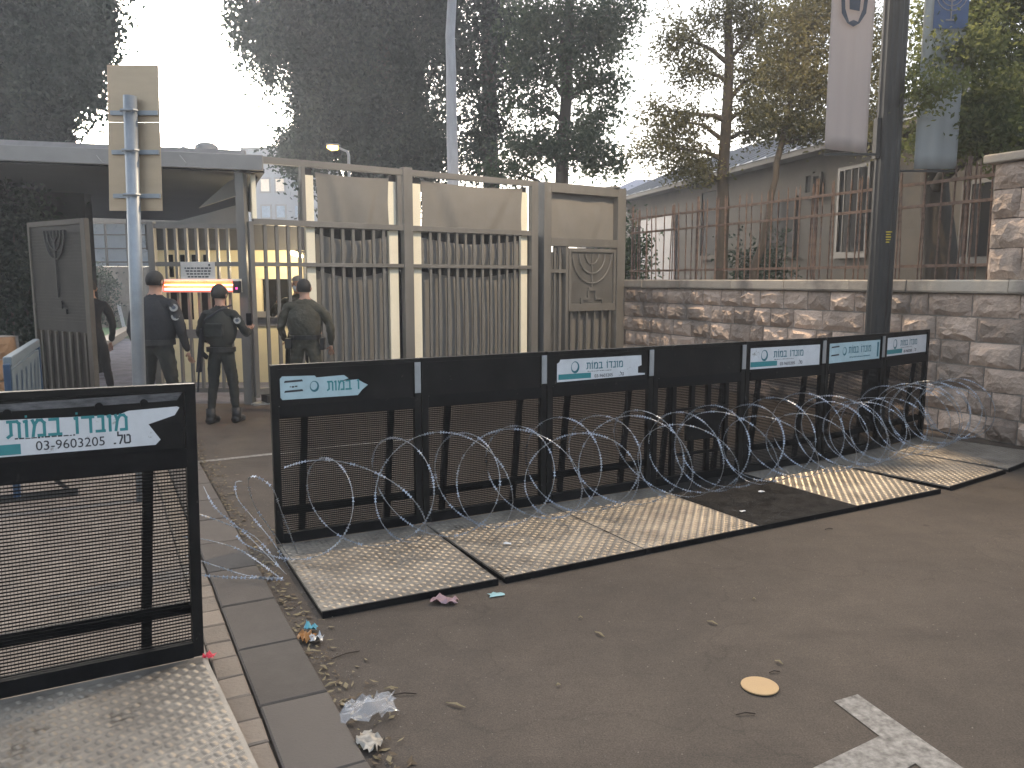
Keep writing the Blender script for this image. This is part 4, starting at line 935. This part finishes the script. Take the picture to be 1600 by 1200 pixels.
L_DARK = leafmat('dark_cypress_leaf', (.012, .021, .018), (.062, .085, .062), .35)
L_MID = leafmat('mid_green_leaf', (.03, .055, .035), (.10, .135, .075), .45)
L_OLIVE = leafmat('olive_brown_leaf', (.06, .065, .032), (.20, .185, .09), .5)
L_FRESH = leafmat('fresh_green_leaf', (.05, .07, .028), (.15, .17, .07), .45)
def tr(px, Y, pys): return [(at(px if not isinstance(px, list) else px[i], py, Y).x, Y, max(at(800, py, Y).z, 0)) for i, py in enumerate(pys)]
def ground_trunk(pxl, Y, pys):
    p = tr(pxl, Y, pys); p[0] = (p[0][0], Y, 0); return p
tree('evergreen_tree', 'dense dark evergreen tree at the upper left edge', ground_trunk([30, 40, 50, 60], 19, [520, 250, 60, -60]), .35,
     [(20, 20, 19, 95, 110, 1.3), (90, 50, 19, 75, 80, 1), (40, 140, 19, 75, 70, .9), (130, 40, 18.5, 45, 50, .45), (60, -60, 19, 130, 70, 1), (75, 195, 19, 30, 35, .25), (10, 210, 19, 50, 50, .6), (115, 115, 18.5, 35, 25, .22), (105, 150, 18.5, 55, 14, .08)], 260, .075, L_DARK, seed=11, sub=60, subr=.2, zst=1.4, pull=.5)
tree('cypress_tree', 'huge dark cypress mass rising behind the left half of the gate', ground_trunk([600, 600, 600], 24, [520, 100, -120]), .45,
     [(560, 60, 24, 100, 120, 1.4), (640, 120, 24, 75, 100, .7), (560, 190, 24, 80, 70, 1.0), (655, 225, 24, 60, 45, .4), (690, 30, 24, 45, 60, .3), (500, 60, 24, 70, 80, 1), (465, 20, 24, 65, 60, .8), (600, -20, 24, 110, 60, .9), (505, 150, 24, 50, 90, .7), (390, 25, 24, 38, 50, .28), (418, 90, 24, 14, 40, .09), (610, 255, 24, 100, 28, .55), (480, 235, 24, 28, 30, .2)], 215, .078, L_DARK, seed=12, sub=66, subr=.18, zst=3.0, pull=.55)
tree('pine_tree', 'dark pine with ragged hanging branches right of the pale trunk', ground_trunk([770, 765, 760], 22, [520, 150, -100]), .28,
     [(740, 40, 22, 60, 70, .8), (790, 90, 22, 45, 60, .6), (745, 150, 22, 45, 50, .5), (770, 200, 22, 45, 35, .4), (740, 240, 22, 45, 30, .45), (780, 10, 22, 60, 50, .7), (730, 90, 22, 40, 40, .35)], 70, .07, L_DARK, seed=13, sub=48, subr=.18, zst=2.4)
tree('pale_trunk_tree', 'tall smooth pale grey trunk rising straight above the gate', ground_trunk([706, 706, 705, 703], 19, [520, 270, 0, -200]), .165, [(690, -230, 19, 160, 80, 1)], 150, .08, L_MID, bark=M_PALE, seed=14)
tree('green_tree', 'leafy mid green tree behind the right half of the gate', ground_trunk([876, 878, 888, 890], 20, [520, 250, 100, -40]), .2,
     [(870, 40, 20, 80, 60, 1.2), (930, 60, 20, 60, 50, .8), (960, 20, 20, 55, 45, .6), (850, 110, 20, 55, 45, .7), (930, 130, 20, 50, 35, .5), (830, 165, 20, 40, 25, .25), (925, 190, 20, 50, 30, .4), (870, 230, 20, 80, 30, .8), (930, 250, 20, 55, 25, .45), (820, 235, 20, 45, 25, .35), (835, 60, 20, 45, 55, .6), (800, 270, 20, 50, 14, .25)], 95, .062, L_MID, seed=15, sub=36, subr=.19, twigs=2)
tree('slender_tree', 'slender trunk with sparse airy foliage behind the rusty fence', ground_trunk([1123, 1126, 1132, 1138, 1142], 15.6, [560, 430, 250, 100, -60]), .15,
     [(1060, 60, 15.6, 50, 40, .42), (1090, 110, 15.6, 50, 35, .36), (1065, 190, 15.6, 50, 32, .42), (1045, 235, 15.6, 62, 34, .6), (1090, 265, 15.6, 48, 22, .35), (1180, 40, 15.6, 40, 50, .5), (1190, 110, 15.6, 50, 40, .5), (1180, 170, 15.6, 40, 35, .4), (1140, 20, 15.6, 60, 40, .5), (1028, 175, 15.6, 25, 22, .16), (1180, 205, 15.6, 40, 25, .25)], 150, .038, L_OLIVE, seed=16, sub=30, subr=.15, twigs=3)
tree('leaning_tree', 'thin dark leaning trunks with dense brown green foliage left of the white banner', ground_trunk([1168, 1180, 1200, 1228, 1250], 14.2, [540, 430, 330, 200, 40]), .085,
     [(1250, 40, 14.2, 55, 60, 1), (1230, 120, 14.2, 50, 50, .8), (1275, 130, 14.2, 40, 70, .8), (1260, 200, 14.2, 45, 25, .4), (1210, 185, 14.2, 35, 35, .35), (1300, 20, 14.2, 60, 60, .9), (1370, 100, 14.2, 40, 90, .7), (1370, 200, 14.2, 30, 40, .35)], 175, .036, L_OLIVE, seed=17, sub=30, subr=.14)
tree('broad_tree', 'broad tree with thick trunk and fresh green foliage at the right edge', ground_trunk([1475, 1470, 1460, 1470], 11.3, [520, 430, 300, 100]), .3,
     [(1490, 90, 9.6, 60, 50, .8), (1560, 60, 10.5, 60, 70, 1), (1500, 200, 9.8, 60, 50, .9), (1560, 170, 10, 55, 60, .8), (1595, 220, 9.2, 35, 40, .45), (1580, -10, 10.5, 70, 50, .8), (1450, 140, 9.0, 30, 25, .18), (1600, 120, 11, 40, 60, .5), (1480, 20, 11, 50, 40, .4), (1430, 230, 10.8, 25, 20, .08)], 170, .034, L_FRESH, seed=18, sub=30, subr=.13)
tree('small_tree', 'small dark tree crown peeping over the gate near the street light', ground_trunk([470, 468], 26, [500, 250]), .12, [(462, 222, 26, 22, 18, .5), (468, 248, 26, 28, 14, .6)], 160, .08, L_DARK, seed=19)
def bush(label, px, Y, w, h, m, seed, size=.05, per=150):
    rng = np.random.default_rng(seed); c = at(px, 437, Y); t = thing('bush', label, 'bush', (c.x, Y, 0))
    mb = MB()
    for k in range(6): limb(mb, (0, 0, 0), (rng.normal()*w*.3, rng.normal()*w*.3, h*.8), .025, .008, rng)
    mb.build('stems', M_BARK, t); crown('foliage', [((0, 0, h*.55), (w, w*.7, h*.5), 1)], per, size, m, rng, t, sub=26, subr=.16)
bush('dark ivy like bush at the left edge under the canopy', 5, 13.0, 1.0, 3.4, L_DARK, 31, per=420)
bush('low green bush between the wall fence and the house, beside the pale door', 975, 18, .7, 3.2, L_MID, 32)
bush('dark shrub at the foot of the slender tree', 1175, 16.5, .8, 2.9, L_DARK, 33)
bush('shrub seen through the opening beside the lawn', 152, 27, .6, 2.2, L_DARK, 34)
# background mass between and behind trees, right
# ================================================================== STREET LIGHT FAR
fl = thing('street_light_far', 'lit yellow street light glowing over the left part of the gate', 'street lamp', (at(545, 250, 22).x, 22, 0))
q = at(522, 228, 22)-Vector((at(545, 250, 22).x, 22, 0)); e = at(543, 237, 22)-Vector((at(545, 250, 22).x, 22, 0))
MB().tube([(0, 0, 0), (0, 0, e.z-.1), (e.x, 0, e.z)], .04, 8).tube([(e.x, 0, e.z), (q.x, 0, q.z)], .03, 8).build('pole', M_GALVP, fl)
MB().box(q.x-.2, q.x+.14, -.09, .09, q.z-.0, q.z+.05).build('lamp_head', M_GALVP, fl, bevel=.02)
MB().tube([(q.x-.17, -.02, q.z-.01), (q.x-.05, -.02, q.z-.045), (q.x+.1, -.02, q.z-.05)], [.05, .085, .06], 10).build('lamp_glass', mat('lamp_glass_far', (1, .9, .6), .3, emit=(1, .55, .10), es=4), fl, smooth=True)

# ================================================================== PEOPLE
def skin_mesh(joints, edges, m, levels=2, name='body'):
    me = bpy.data.meshes.new(name); me.from_pydata([j[0] for j in joints], edges, []); o = bpy.data.objects.new(name, me); COL.objects.link(o)
    mod = o.modifiers.new('skin', 'SKIN'); mod.use_smooth_shade = True; mod.branch_smoothing = .6
    for i, j in enumerate(joints): me.skin_vertices[0].data[i].radius = (j[1], j[2] if len(j) > 2 else j[1])
    me.skin_vertices[0].data[0].use_root = True
    ss = o.modifiers.new('sub', 'SUBSURF'); ss.levels = levels; ss.render_levels = levels
    dg = bpy.context.evaluated_depsgraph_get(); out = bpy.data.meshes.new_from_object(o.evaluated_get(dg)); bpy.data.objects.remove(o)
    out.materials.clear(); out.materials.append(m); out.name = name
    out.polygons.foreach_set('use_smooth', [True]*len(out.polygons)); return out
def hand_mesh():
    J = [((0, 0, 0), .026, .018), ((0, 0, -.045), .038, .015), ((0, 0, -.085), .036, .013)]; E = [(0, 1), (1, 2)]
    for k, (x, l) in enumerate(((-.03, .065), (-.01, .078), (.01, .072), (.03, .055))):
        b = len(J); J += [((x, 0, -.095), .009), ((x*1.05, .008, -.095-l*.5), .0085), ((x*1.05, .024, -.095-l), .0075)]; E += [(2, b), (b, b+1), (b+1, b+2)]
    b = len(J); J += [((-.048, .01, -.055), .0105), ((-.062, .025, -.085), .009)]; E += [(1, b), (b, b+1)]
    return skin_mesh(J, E, M_SKIN, 1, 'hand')
HAND = hand_mesh()
def person(label, loc, rz, h, top, bot, aL, aR, legs=.12, lean=0, wide=1.0, stance=.0):
    """local +y is the way the person faces; aL/aR: (elbow, wrist) offsets from the shoulder"""
    t = thing('person', label, 'person', loc, rz, None); s = h/1.78; w = wide
    J = []; E = []
    def j(p, rx, ry=None): J.append((tuple(Vector(p)*s), rx*s, (ry or rx)*s)); return len(J)-1
    def e(*a): E.extend(zip(a[:-1], a[1:]))
    pv = j((0, 0, .96), .145*w, .11*w); sp_ = j((0, .0, 1.12), .135*w, .105*w); ch = j((0, .01+lean*.5, 1.30), .165*w, .12*w); up_ = j((0, lean, 1.43), .13*w, .09*w)
    nk = j((0, lean+.01, 1.525), .055, .055); hd = j((0, lean+.035, 1.61), .078, .085); ht_ = j((0, lean+.03, 1.70), .082, .088); hp = j((0, lean+.02, 1.755), .045, .05); e(pv, sp_, ch, up_, nk, hd, ht_, hp)
    for sgn, (el, wr) in ((-1, aL), (1, aR)):
        sh = j((sgn*.175*w, lean, 1.425), .07*w, .07*w); k = Vector((sgn*.21*w, lean, 1.40))
        ue = j(k+Vector(el)*.5, .058*w); l_ = j(k+Vector(el), .05*w); wr_ = j(k+Vector(el)+Vector(wr), .036); e(up_, sh, ue, l_, wr_)
        d = Vector(wr).normalized(); ho_ = link_mesh(HAND, 'hand', t, (k+Vector(el)+Vector(wr))*s); ho_.rotation_mode = 'QUATERNION'; ho_.rotation_quaternion = Vector((0, 0, -1)).rotation_difference(d); ho_.scale = (s, s, s)
    for sgn in (-1, 1):
        hx = sgn*(.085+legs*.2); hi = j((hx, 0, .88), .095*w, .1*w); kn = j((sgn*(.09+legs*.55), .02+sgn*stance*.5, .50), .068); cf = j((sgn*(.09+legs*.75), -.0+sgn*stance*.7, .34), .06); an = j((sgn*(.09+legs), -.01+sgn*stance, .1), .046); e(pv, hi, kn, cf, an)
    me = skin_mesh(J, E, top)
    me.materials.append(bot); me.materials.append(M_SKIN)
    for p in me.polygons:
        c = p.center
        p.material_index = 2 if c.z > 1.515*s and abs(c.x) < .2*s and c.z > 1.5*s and abs(c.x) < .12*s else (1 if c.z < .93*s and abs(c.x) < .30*s and not (abs(c.x) > .235*s) else 0)
    from mathutils import noise as NZ
    for v in me.vertices:
        if v.co.z < 1.47*s and v.co.z > .1*s:
            q = v.co + Vector((loc[0], 0, loc[1])); d_ = NZ.noise(Vector((q.x*9, q.y*9, q.z*16)))*.010 + NZ.noise(Vector((q.x*20, q.y*20, q.z*34)))*.005
            v.co += v.normal*d_
    link_mesh(me, 'body', t)
    c = Vector((0, lean+.03, 1.66))*s
    for sgn in (-1, 1):        # ears, boots, eyes
        MB().tube([c+Vector((sgn*.080, -.012, -.045))*s, c+Vector((sgn*.093, -.02, -.01))*s, c+Vector((sgn*.088, -.01, .02))*s], [.01, .014, .009], 6).build('ear', M_SKIN, t, smooth=True)
        ax = sgn*(.09+legs)*s; ay = (-.01+sgn*stance)*s
        MB().tube([(ax, ay, .2*s), (ax, ay, .08*s), (ax, ay+.02, .05*s)], [.062*s, .062*s, .06*s], 10).tube([(ax, ay-.06*s, .042), (ax, ay+.05*s, .045), (ax, ay+.16*s, .035), (ax, ay+.2*s, .03)], [.045, .048, .042, .025], 10).build('boot', M_BOOT, t, smooth=True)
        MB().tube([c+Vector((sgn*.03, .083, -.0))*s, c+Vector((sgn*.03, .091, -.0))*s], .009, 6).build('eye', M_INK, t)
    MB().tube([c+Vector((0, .08, .01))*s, c+Vector((0, .108, -.025))*s, c+Vector((0, .085, -.035))*s], [.008, .013, .012], 6).build('nose', M_SKIN, t, smooth=True)
    MB().tube([c+Vector((-.02, .086, -.062))*s, c+Vector((.02, .086, -.062))*s], .005, 5).build('mouth', mat('lips', (.3, .12, .1), .5), t)
    return t, s, lean
def ellipsoid(mb, c, r, n=16, m_=10, z0=-1.0, z1=1.0):
    c = Vector(c); b = len(mb.v); a0, a1 = math.asin(max(z0, -1)), math.asin(min(z1, 1))
    for j in range(m_+1):
        ph = a0+(a1-a0)*j/m_
        for i in range(n): th = 2*PI*i/n; mb.v.append(tuple(c+Vector((math.cos(ph)*math.cos(th)*r[0], math.cos(ph)*math.sin(th)*r[1], math.sin(ph)*r[2]))))
    for j in range(m_):
        for i in range(n): mb.f.append((b+j*n+i, b+j*n+(i+1) % n, b+(j+1)*n+(i+1) % n, b+(j+1)*n+i))
    return mb
def hair(t, s, lean, m=M_HAIR, cap=False, low=-.35, name='hair', grow=1.0):
    mb = ellipsoid(MB(), (0, (lean+.018)*s, 1.675*s), (.096*s*grow, .105*s*grow, .112*s*grow), z0=low)
    if cap: mb.tube([(0, (lean+.1)*s, 1.69*s), (0, (lean+.19)*s, 1.675*s)], [.07*s, .04*s], 8)
    return mb.build(name, m, t, smooth=True)
def patch(t, s, x, z, y=-.0):
    m_ = mat('patch_pale', (.25, .26, .25), .7); d = 1 if x > 0 else -1
    mb = MB(); mb.disc((0, 0, 0), .045*s, .006, 12); o = mb.build('shoulder_patch', m_, t, (x*s, y*s, z*s)); o.rotation_euler = (PI/2*.75, 0, R(25)*d)
    o2 = MB().disc((0, 0, .0062), .022*s, .003, 10).build('patch_emblem', M_SHIELD, o)
FWD = 0
# officer with dark jacket (left)
t, s, le = person('tall officer in black jacket seen from behind, left of the glowing heater', (at(240, 437, 9.3).x, 9.3, 0), R(-12), 1.82, M_JACK, M_UNID, ((-.06, -.02, -.30), (.03, .10, -.25)), ((.07, .0, -.30), (-.01, .12, -.24)), wide=1.18)
hair(t, s, le, low=-.5); patch(t, s, .285, 1.27, -.05); patch(t, s, .27, 1.37, -.05)
ellipsoid(MB(), (0, 0, 1.18*s), (.245*s, .165*s, .34*s), z0=-.85, z1=.8).build('jacket', M_JACK, t, smooth=True)
MB().disc((0, 0, 0), .215*s, .06, 18, 1.0).build('belt', M_BOOT, t, (0, 0, .95*s)).scale = (1, .75, 1)
# officer with helmet-like cap, vest, rifle (middle)
t, s, le = person('officer in dark cap and vest holding a phone, rifle hanging at the hip', (at(338, 437, 9.5).x, 9.55, 0), R(-8), 1.66, M_UNID, M_UNID, ((-.10, .04, -.26), (.03, .16, -.10)), ((.12, .05, -.26), (-.06, .20, .06)), legs=.05, wide=1.02, stance=.07)
hair(t, s, le, M_HAIR, cap=True, low=-.55, name='cap', grow=1.06); patch(t, s, .255, 1.33, -.04)
ellipsoid(MB(), (0, 0, 1.22*s), (.215*s, .165*s, .27*s), z0=-.8, z1=.85).build('vest', mat('vest_cloth', (.03, .032, .028), .9, 0, .25, 30, .4, 80), t, smooth=True)
MB().box(-.13*s, .13*s, -.185*s, -.14*s, 1.12*s, 1.3*s).build('back_pouch', M_UNID, t, bevel=.02)
MB().disc((0, 0, 0), .19*s, .055, 18).build('belt', M_BOOT, t, (0, 0, .93*s)).scale = (1, .75, 1)
rf = thing('rifle', 'black rifle slung at the hip of the officer in the cap', 'rifle', Vector(t.location), t.rotation_euler.z)
MB().bar((-.23, -.02, 1.02), (-.27, -.05, .62), .045, .06).build('receiver', M_INK, rf); MB().tube([(-.27, -.05, .64), (-.29, -.06, .38)], .012, 6).build('barrel', M_INK, rf); MB().bar((-.22, -.02, 1.0), (-.20, -.03, 1.14), .04, .1).build('stock', M_INK, rf); MB().bar((-.25, .0, .85), (-.24, .1, .78), .025, .05).build('magazine', M_INK, rf)
MB().tube([(-.22, -.05, 1.05), (-.1, -.17, 1.25), (.1, -.14, 1.38), (.15, .0, 1.42)], .012, 6).build('sling', M_INK, rf)
ph = tag(MB().box(-.035, .035, -.005, .005, -.075, .075).build('mobile_phone', M_GLASS, None, Vector(t.location)+Matrix.Rotation(t.rotation_euler.z, 3, 'Z') @ Vector((.24, .26, 1.24)), t.rotation_euler.z, bevel=.004), 'small dark phone held up by the officer in the cap', 'phone')
# officer in olive (right, back to us)
t, s, le = person('officer in olive shirt seen from behind at the gate bars', (at(474, 437, 10.4).x, 10.4, 0), R(4), 1.73, M_UNI, M_UNI, ((-.08, .0, -.27), (.03, .14, -.18)), ((.10, .0, -.29), (-.02, .10, -.22)), wide=1.16)
hair(t, s, le, low=-.6); MB().disc((0, 0, 0), .212*s, .055, 18).build('belt', M_BOOT, t, (0, 0, .98*s)).scale = (1, .75, 1)
ellipsoid(MB(), (0, -.005, 1.2*s), (.235*s, .15*s, .30*s), z0=-.72, z1=.85).build('shirt', M_UNI, t, smooth=True)
MB().box(.2*s, .26*s, -.08*s, .05*s, .84*s, 1.0*s).build('holster', M_BOOT, t, bevel=.01); MB().box(-.25*s, -.16*s, -.12*s, -.06*s, .86*s, 1.0*s).build('pouch', M_BOOT, t, bevel=.01)
# masked officer behind him facing us
t, s, le = person('masked officer facing the camera with a raised arm behind the gate', (at(464, 437, 11.75).x, 11.8, 0), R(180), 1.78, M_UNI, M_UNID, ((-.12, .02, -.24), (.02, .13, -.16)), ((.16, .08, -.20), (-.12, .14, .18)), wide=1.05)
hair(t, s, le, m=mat('grey_cap', (.2, .2, .2), .8), low=.25, name='skullcap', grow=.98)
ellipsoid(MB(), (0, (le+.062)*s, 1.60*s), (.066*s, .07*s, .055*s)).build('face_mask', mat('mask_cloth', (.6, .65, .7), .8), t, smooth=True)
# dark figure half hidden by the open leaf
t, s, le = person('dark clothed person half hidden behind the open gate leaf', (at(139, 437, 11.2).x, 11.2, 0), R(40), 1.72, M_JACK, M_JACK, ((-.06, 0, -.29), (.03, .08, -.24)), ((.06, 0, -.29), (-.02, .08, -.24)), wide=1.05)
hair(t, s, le)

# ================================================================== LITTER
def crumple(name, label, cat, px, py, sx, sy, h, m, seed, n=9, z=.004, rz=0, thick=.0):
    r = random.Random(seed); p = G(px, py); V = []; F = []
    for j in range(n):
        for i in range(n):
            u = i/(n-1)-.5; v = j/(n-1)-.5; e = 1-.35*math.hypot(u, v)*r.uniform(.2, 1.6)
            V.append([u*sx*e+r.uniform(-.03, .03)*sx, v*sy*e+r.uniform(-.03, .03)*sy, z+abs(r.gauss(0, 1))*h*(1-1.2*(u*u+v*v))*.8 + .002])
    if n > 8:
        A = np.array(V).reshape(n, n, 3); Z = A[:, :, 2].copy(); Z[1:-1, 1:-1] = (Z[1:-1, 1:-1]*1.2+Z[:-2, 1:-1]+Z[2:, 1:-1]+Z[1:-1, :-2]+Z[1:-1, 2:])/5.2; A[:, :, 2] = Z; V = A.reshape(-1, 3).tolist()
    for j in range(n-1):
        for i in range(n-1):
            a = j*n+i; F += [(a, a+1, a+n+1), (a, a+n+1, a+n)]
    o = link_mesh(npmesh(name, np.array(V), np.array(F), m), name, None, (p.x, p.y, 0), rz); return tag(o, label, cat)
m_bag = bpy.data.materials.new('clear_plastic'); m_bag.use_nodes = True
_t = m_bag.node_tree; _b = _t.nodes['Principled BSDF']; _b.inputs['Base Color'].default_value = (.75, .78, .82, 1); _b.inputs['Roughness'].default_value = .12; _b.inputs['Alpha'].default_value = .3; _b.inputs['Specular IOR Level'].default_value = .9
crumple('plastic_bag', 'crumpled clear plastic bag on the asphalt beside the kerb', 'bag', 578, 1117, .24, .17, .05, m_bag, 1, 14, .012, R(15))
crumple('plastic_wrapper', 'dirty crumpled wrapper against the kerb below the clear bag', 'litter', 577, 1166, .12, .10, .04, mat('dirty_wrapper', (.35, .32, .27), .4, 0, .3, 30), 2, 9, .008, R(-30))
crumple('pink_glove', 'flattened pinkish cloth scrap at the edge of the left foot plate', 'litter', 695, 942, .17, .085, .028, mat('pink_cloth', (.36, .24, .26), .8, 0, .2, 20), 3, 8, .006, R(-8))
crumple('blue_paper', 'small pale turquoise paper scrap on the asphalt', 'litter', 775, 931, .10, .055, .01, mat('turquoise_paper', (.30, .50, .52), .6), 4, 4, .004, R(20))
crumple('blue_scrap', 'crumpled bright blue scrap at the front left plate corner', 'litter', 486, 986, .07, .05, .035, mat('bright_blue_paper', (.10, .38, .5), .6), 5, 6, .006)
crumple('orange_wrapper', 'orange brown wrapper in the gutter leaves', 'litter', 478, 1002, .10, .07, .03, mat('orange_wrap', (.35, .16, .04), .5, 0, .3, 30), 6, 7, .01, R(-40))
crumple('foil_wrapper', 'shiny foil wrapper in the gutter beside the orange one', 'litter', 495, 1004, .07, .07, .03, M_STEEL, 7, 7, .01)
crumple('red_scrap', 'bright red scrap at the corner of the nearest barrier', 'litter', 328, 1036, .06, .05, .018, mat('red_paper', (.6, .03, .06), .5), 8, 6, .03)
for i, (px, py) in enumerate(((793, 860), (1190, 777), (1160, 808))):
    p = G(px, py, .04); crumple('white_scrap', ('tiny white scrap on the second foot plate', 'curled white scrap on the dark mat', 'flat white scrap at the left part of the dark mat')[i], 'litter', px, py, .06, .03, .01, M_STK, 20+i, 4, .042)
p = G(1187, 1074); o = tag(MB().disc((0, 0, .004), .078, .006, 40).build('cardboard_disc', mat('tan_card', (.46, .31, .155), .6, 0, .05, 10), None, (p.x, p.y, 0), bevel=.002), 'round flat tan cardboard disc lying on the asphalt', 'disc')
m_leaf1 = mat('dry_leaf', (.10, .07, .04), .8, 0, .3, 20); m_leaf2 = mat('yellow_leaf', (.20, .16, .085), .7, 0, .3, 20); m_twig = mat('twig', (.05, .035, .025), .9)
def litter_patch():
    rng = np.random.default_rng(5); V = []; F = []
    for k in range(900):
        s = rng.uniform(-.6, 6.5); off = -abs(rng.normal())*.05 - .01
        if rng.random() < .2: off -= rng.uniform(0, .15)
        p = K0+KD*s+KN*off; a = rng.uniform(0, PI*2); L_ = rng.uniform(.006, .026); w_ = L_*rng.uniform(.2, .5); z = rng.uniform(.004, .014); b = len(V); c, d = math.cos(a), math.sin(a)
        V += [(p.x-c*L_, p.y-d*L_, z), (p.x+d*w_, p.y-c*w_, z+rng.uniform(-.003, .006)), (p.x+c*L_, p.y+d*L_, z+rng.uniform(0, .008)), (p.x-d*w_, p.y+c*w_, z)]; F.append((b, b+1, b+2, b+3))
    return V, F
V, F = litter_patch(); h = len(F)//2
o = link_mesh(npmesh('leaf_litter', np.array(V[:4*h]), np.array(F[:h]), m_leaf1), 'leaf_litter'); o['kind'] = 'stuff'; o['label'] = 'dry brown leaves and grit collected along the kerb'
o = link_mesh(npmesh('leaf_litter', np.array(V[4*h:]), np.array(F[:len(F)-h]), m_leaf2), 'leaf_litter'); o['kind'] = 'stuff'; o['label'] = 'pale yellow leaf bits scattered in the gutter'
def grit():
    rng = np.random.default_rng(9); V = []; F = []
    for k in range(1300):
        if rng.random() < .55: s = rng.uniform(-.8, 4.5); off = -abs(rng.normal())*.35-.02; p = K0+KD*s+KN*off; x, y = p.x, p.y
        else: x, y = rng.uniform(-1, 3.5), rng.uniform(2.4, 5.5)
        q = rng.uniform(.0012, .0042); b = len(V); V += [(x-q, y-q, .001), (x+q, y-q*.6, .001), (x+q*.7, y+q, .001), (x-q*.8, y+q*.8, .001), (x, y, .001+q*1.1)]; F += [(b, b+1, b+4), (b+1, b+2, b+4), (b+2, b+3, b+4), (b+3, b, b+4)]
    return V, F
V, F = grit(); o = link_mesh(npmesh('road_grit', np.array(V), np.array(F), mat('grit_stone', (.17, .145, .12), .9, 0, .4, 80, world=True)), 'road_grit'); o['kind'] = 'stuff'; o['label'] = 'tiny grit and crumbs strewn over the asphalt near the kerb'
def leaf(px, py, L_, w_, a, label, m=m_leaf2, z=.006, name='fallen_leaf'):
    p = G(px, py); c, d = math.cos(a), math.sin(a); V = []
    for t_, ww_, h_ in ((-1, .05, .0), (-.5, .7, .004), (0, 1, .009), (.5, .75, .004), (1, .06, .0)):
        for sg_ in (-1, 0, 1): V.append((c*t_*L_-d*sg_*w_*ww_, d*t_*L_+c*sg_*w_*ww_, z+h_+(.004 if sg_ == 0 else 0)))
    F = [(i*3+k, i*3+k+1, i*3+k+4, i*3+k+3) for i in range(4) for k in range(2)]
    tag(link_mesh(npmesh(name, np.array(V), np.array(F), m), name, None, (p.x, p.y, 0)), label, 'leaf', 'single dry leaves on the asphalt')
for px, py, L_, a_, lb in ((611, 1078, .03, .1, 'yellow leaf just above the clear plastic bag'), (516, 1072, .035, .8, 'curled tan leaf in the gutter left of the bag'), (506, 1045, .03, 2.4, 'broad pale leaf in the gutter below the foil'), (488, 1020, .04, .1, 'green yellow leaf in the gutter near the orange wrapper'),
                        (712, 1104, .045, 2.7, 'faint tan stalk on the asphalt right of the bag'), (937, 993, .035, 2.2, 'thin straw blade on the asphalt below the second plate'), (907, 967, .012, 0, 'tiny white flake on the asphalt under the plate row'), (1113, 975, .03, 2.4, 'pale curved blade on the open asphalt'), (1217, 1037, .022, 2.2, 'brown leaf just above the tan disc'), (1178, 938, .01, 0, 'yellow speck high on the open asphalt'), (872, 1073, .012, .3, 'light crumb in the middle of the asphalt')):
    leaf(px, py, L_, .008, a_, lb)
for px, py, L_, a_, lb in ((540, 1025, .07, .62, 'dark twig pointing away from the gutter'), (1165, 1118, .04, .1, 'dark short twig below the tan disc'), (1210, 1052, .025, .2, 'tiny twig right above the tan disc'), (1295, 828, .03, .2, 'dark twig near the third plate edge'), (632, 1087, .05, .1, 'twig lying at the top edge of the clear bag')):
    p = G(px, py); tag(MB().tube([(-L_*math.cos(a_), -L_*math.sin(a_), .006), (0, .006, .01), (L_*math.cos(a_), L_*math.sin(a_), .006)], .0028, 5).build('twig', m_twig, None, (p.x, p.y, 0)), lb, 'twig', 'twigs on the asphalt')

# ================================================================== AIR added to imitate veiling lens glare
veil_box = MB().box(-70, 70, -12, 110, -1.2, 24).build('glare_veil', mat('unused', (1, 1, 1)), None, kind='stuff')
mh = bpy.data.materials.new('glare_veil_air'); mh.use_nodes = True; _t = mh.node_tree; _t.nodes.clear()
_o = _t.nodes.new('ShaderNodeOutputMaterial'); _v = _t.nodes.new('ShaderNodeVolumePrincipled'); _v.inputs['Color'].default_value = (.82, .89, 1, 1); _v.inputs['Density'].default_value = .0028; _v.inputs['Anisotropy'].default_value = .5
_t.links.new(_v.outputs[0], _o.inputs['Volume']); veil_box.data.materials.clear(); veil_box.data.materials.append(mh)
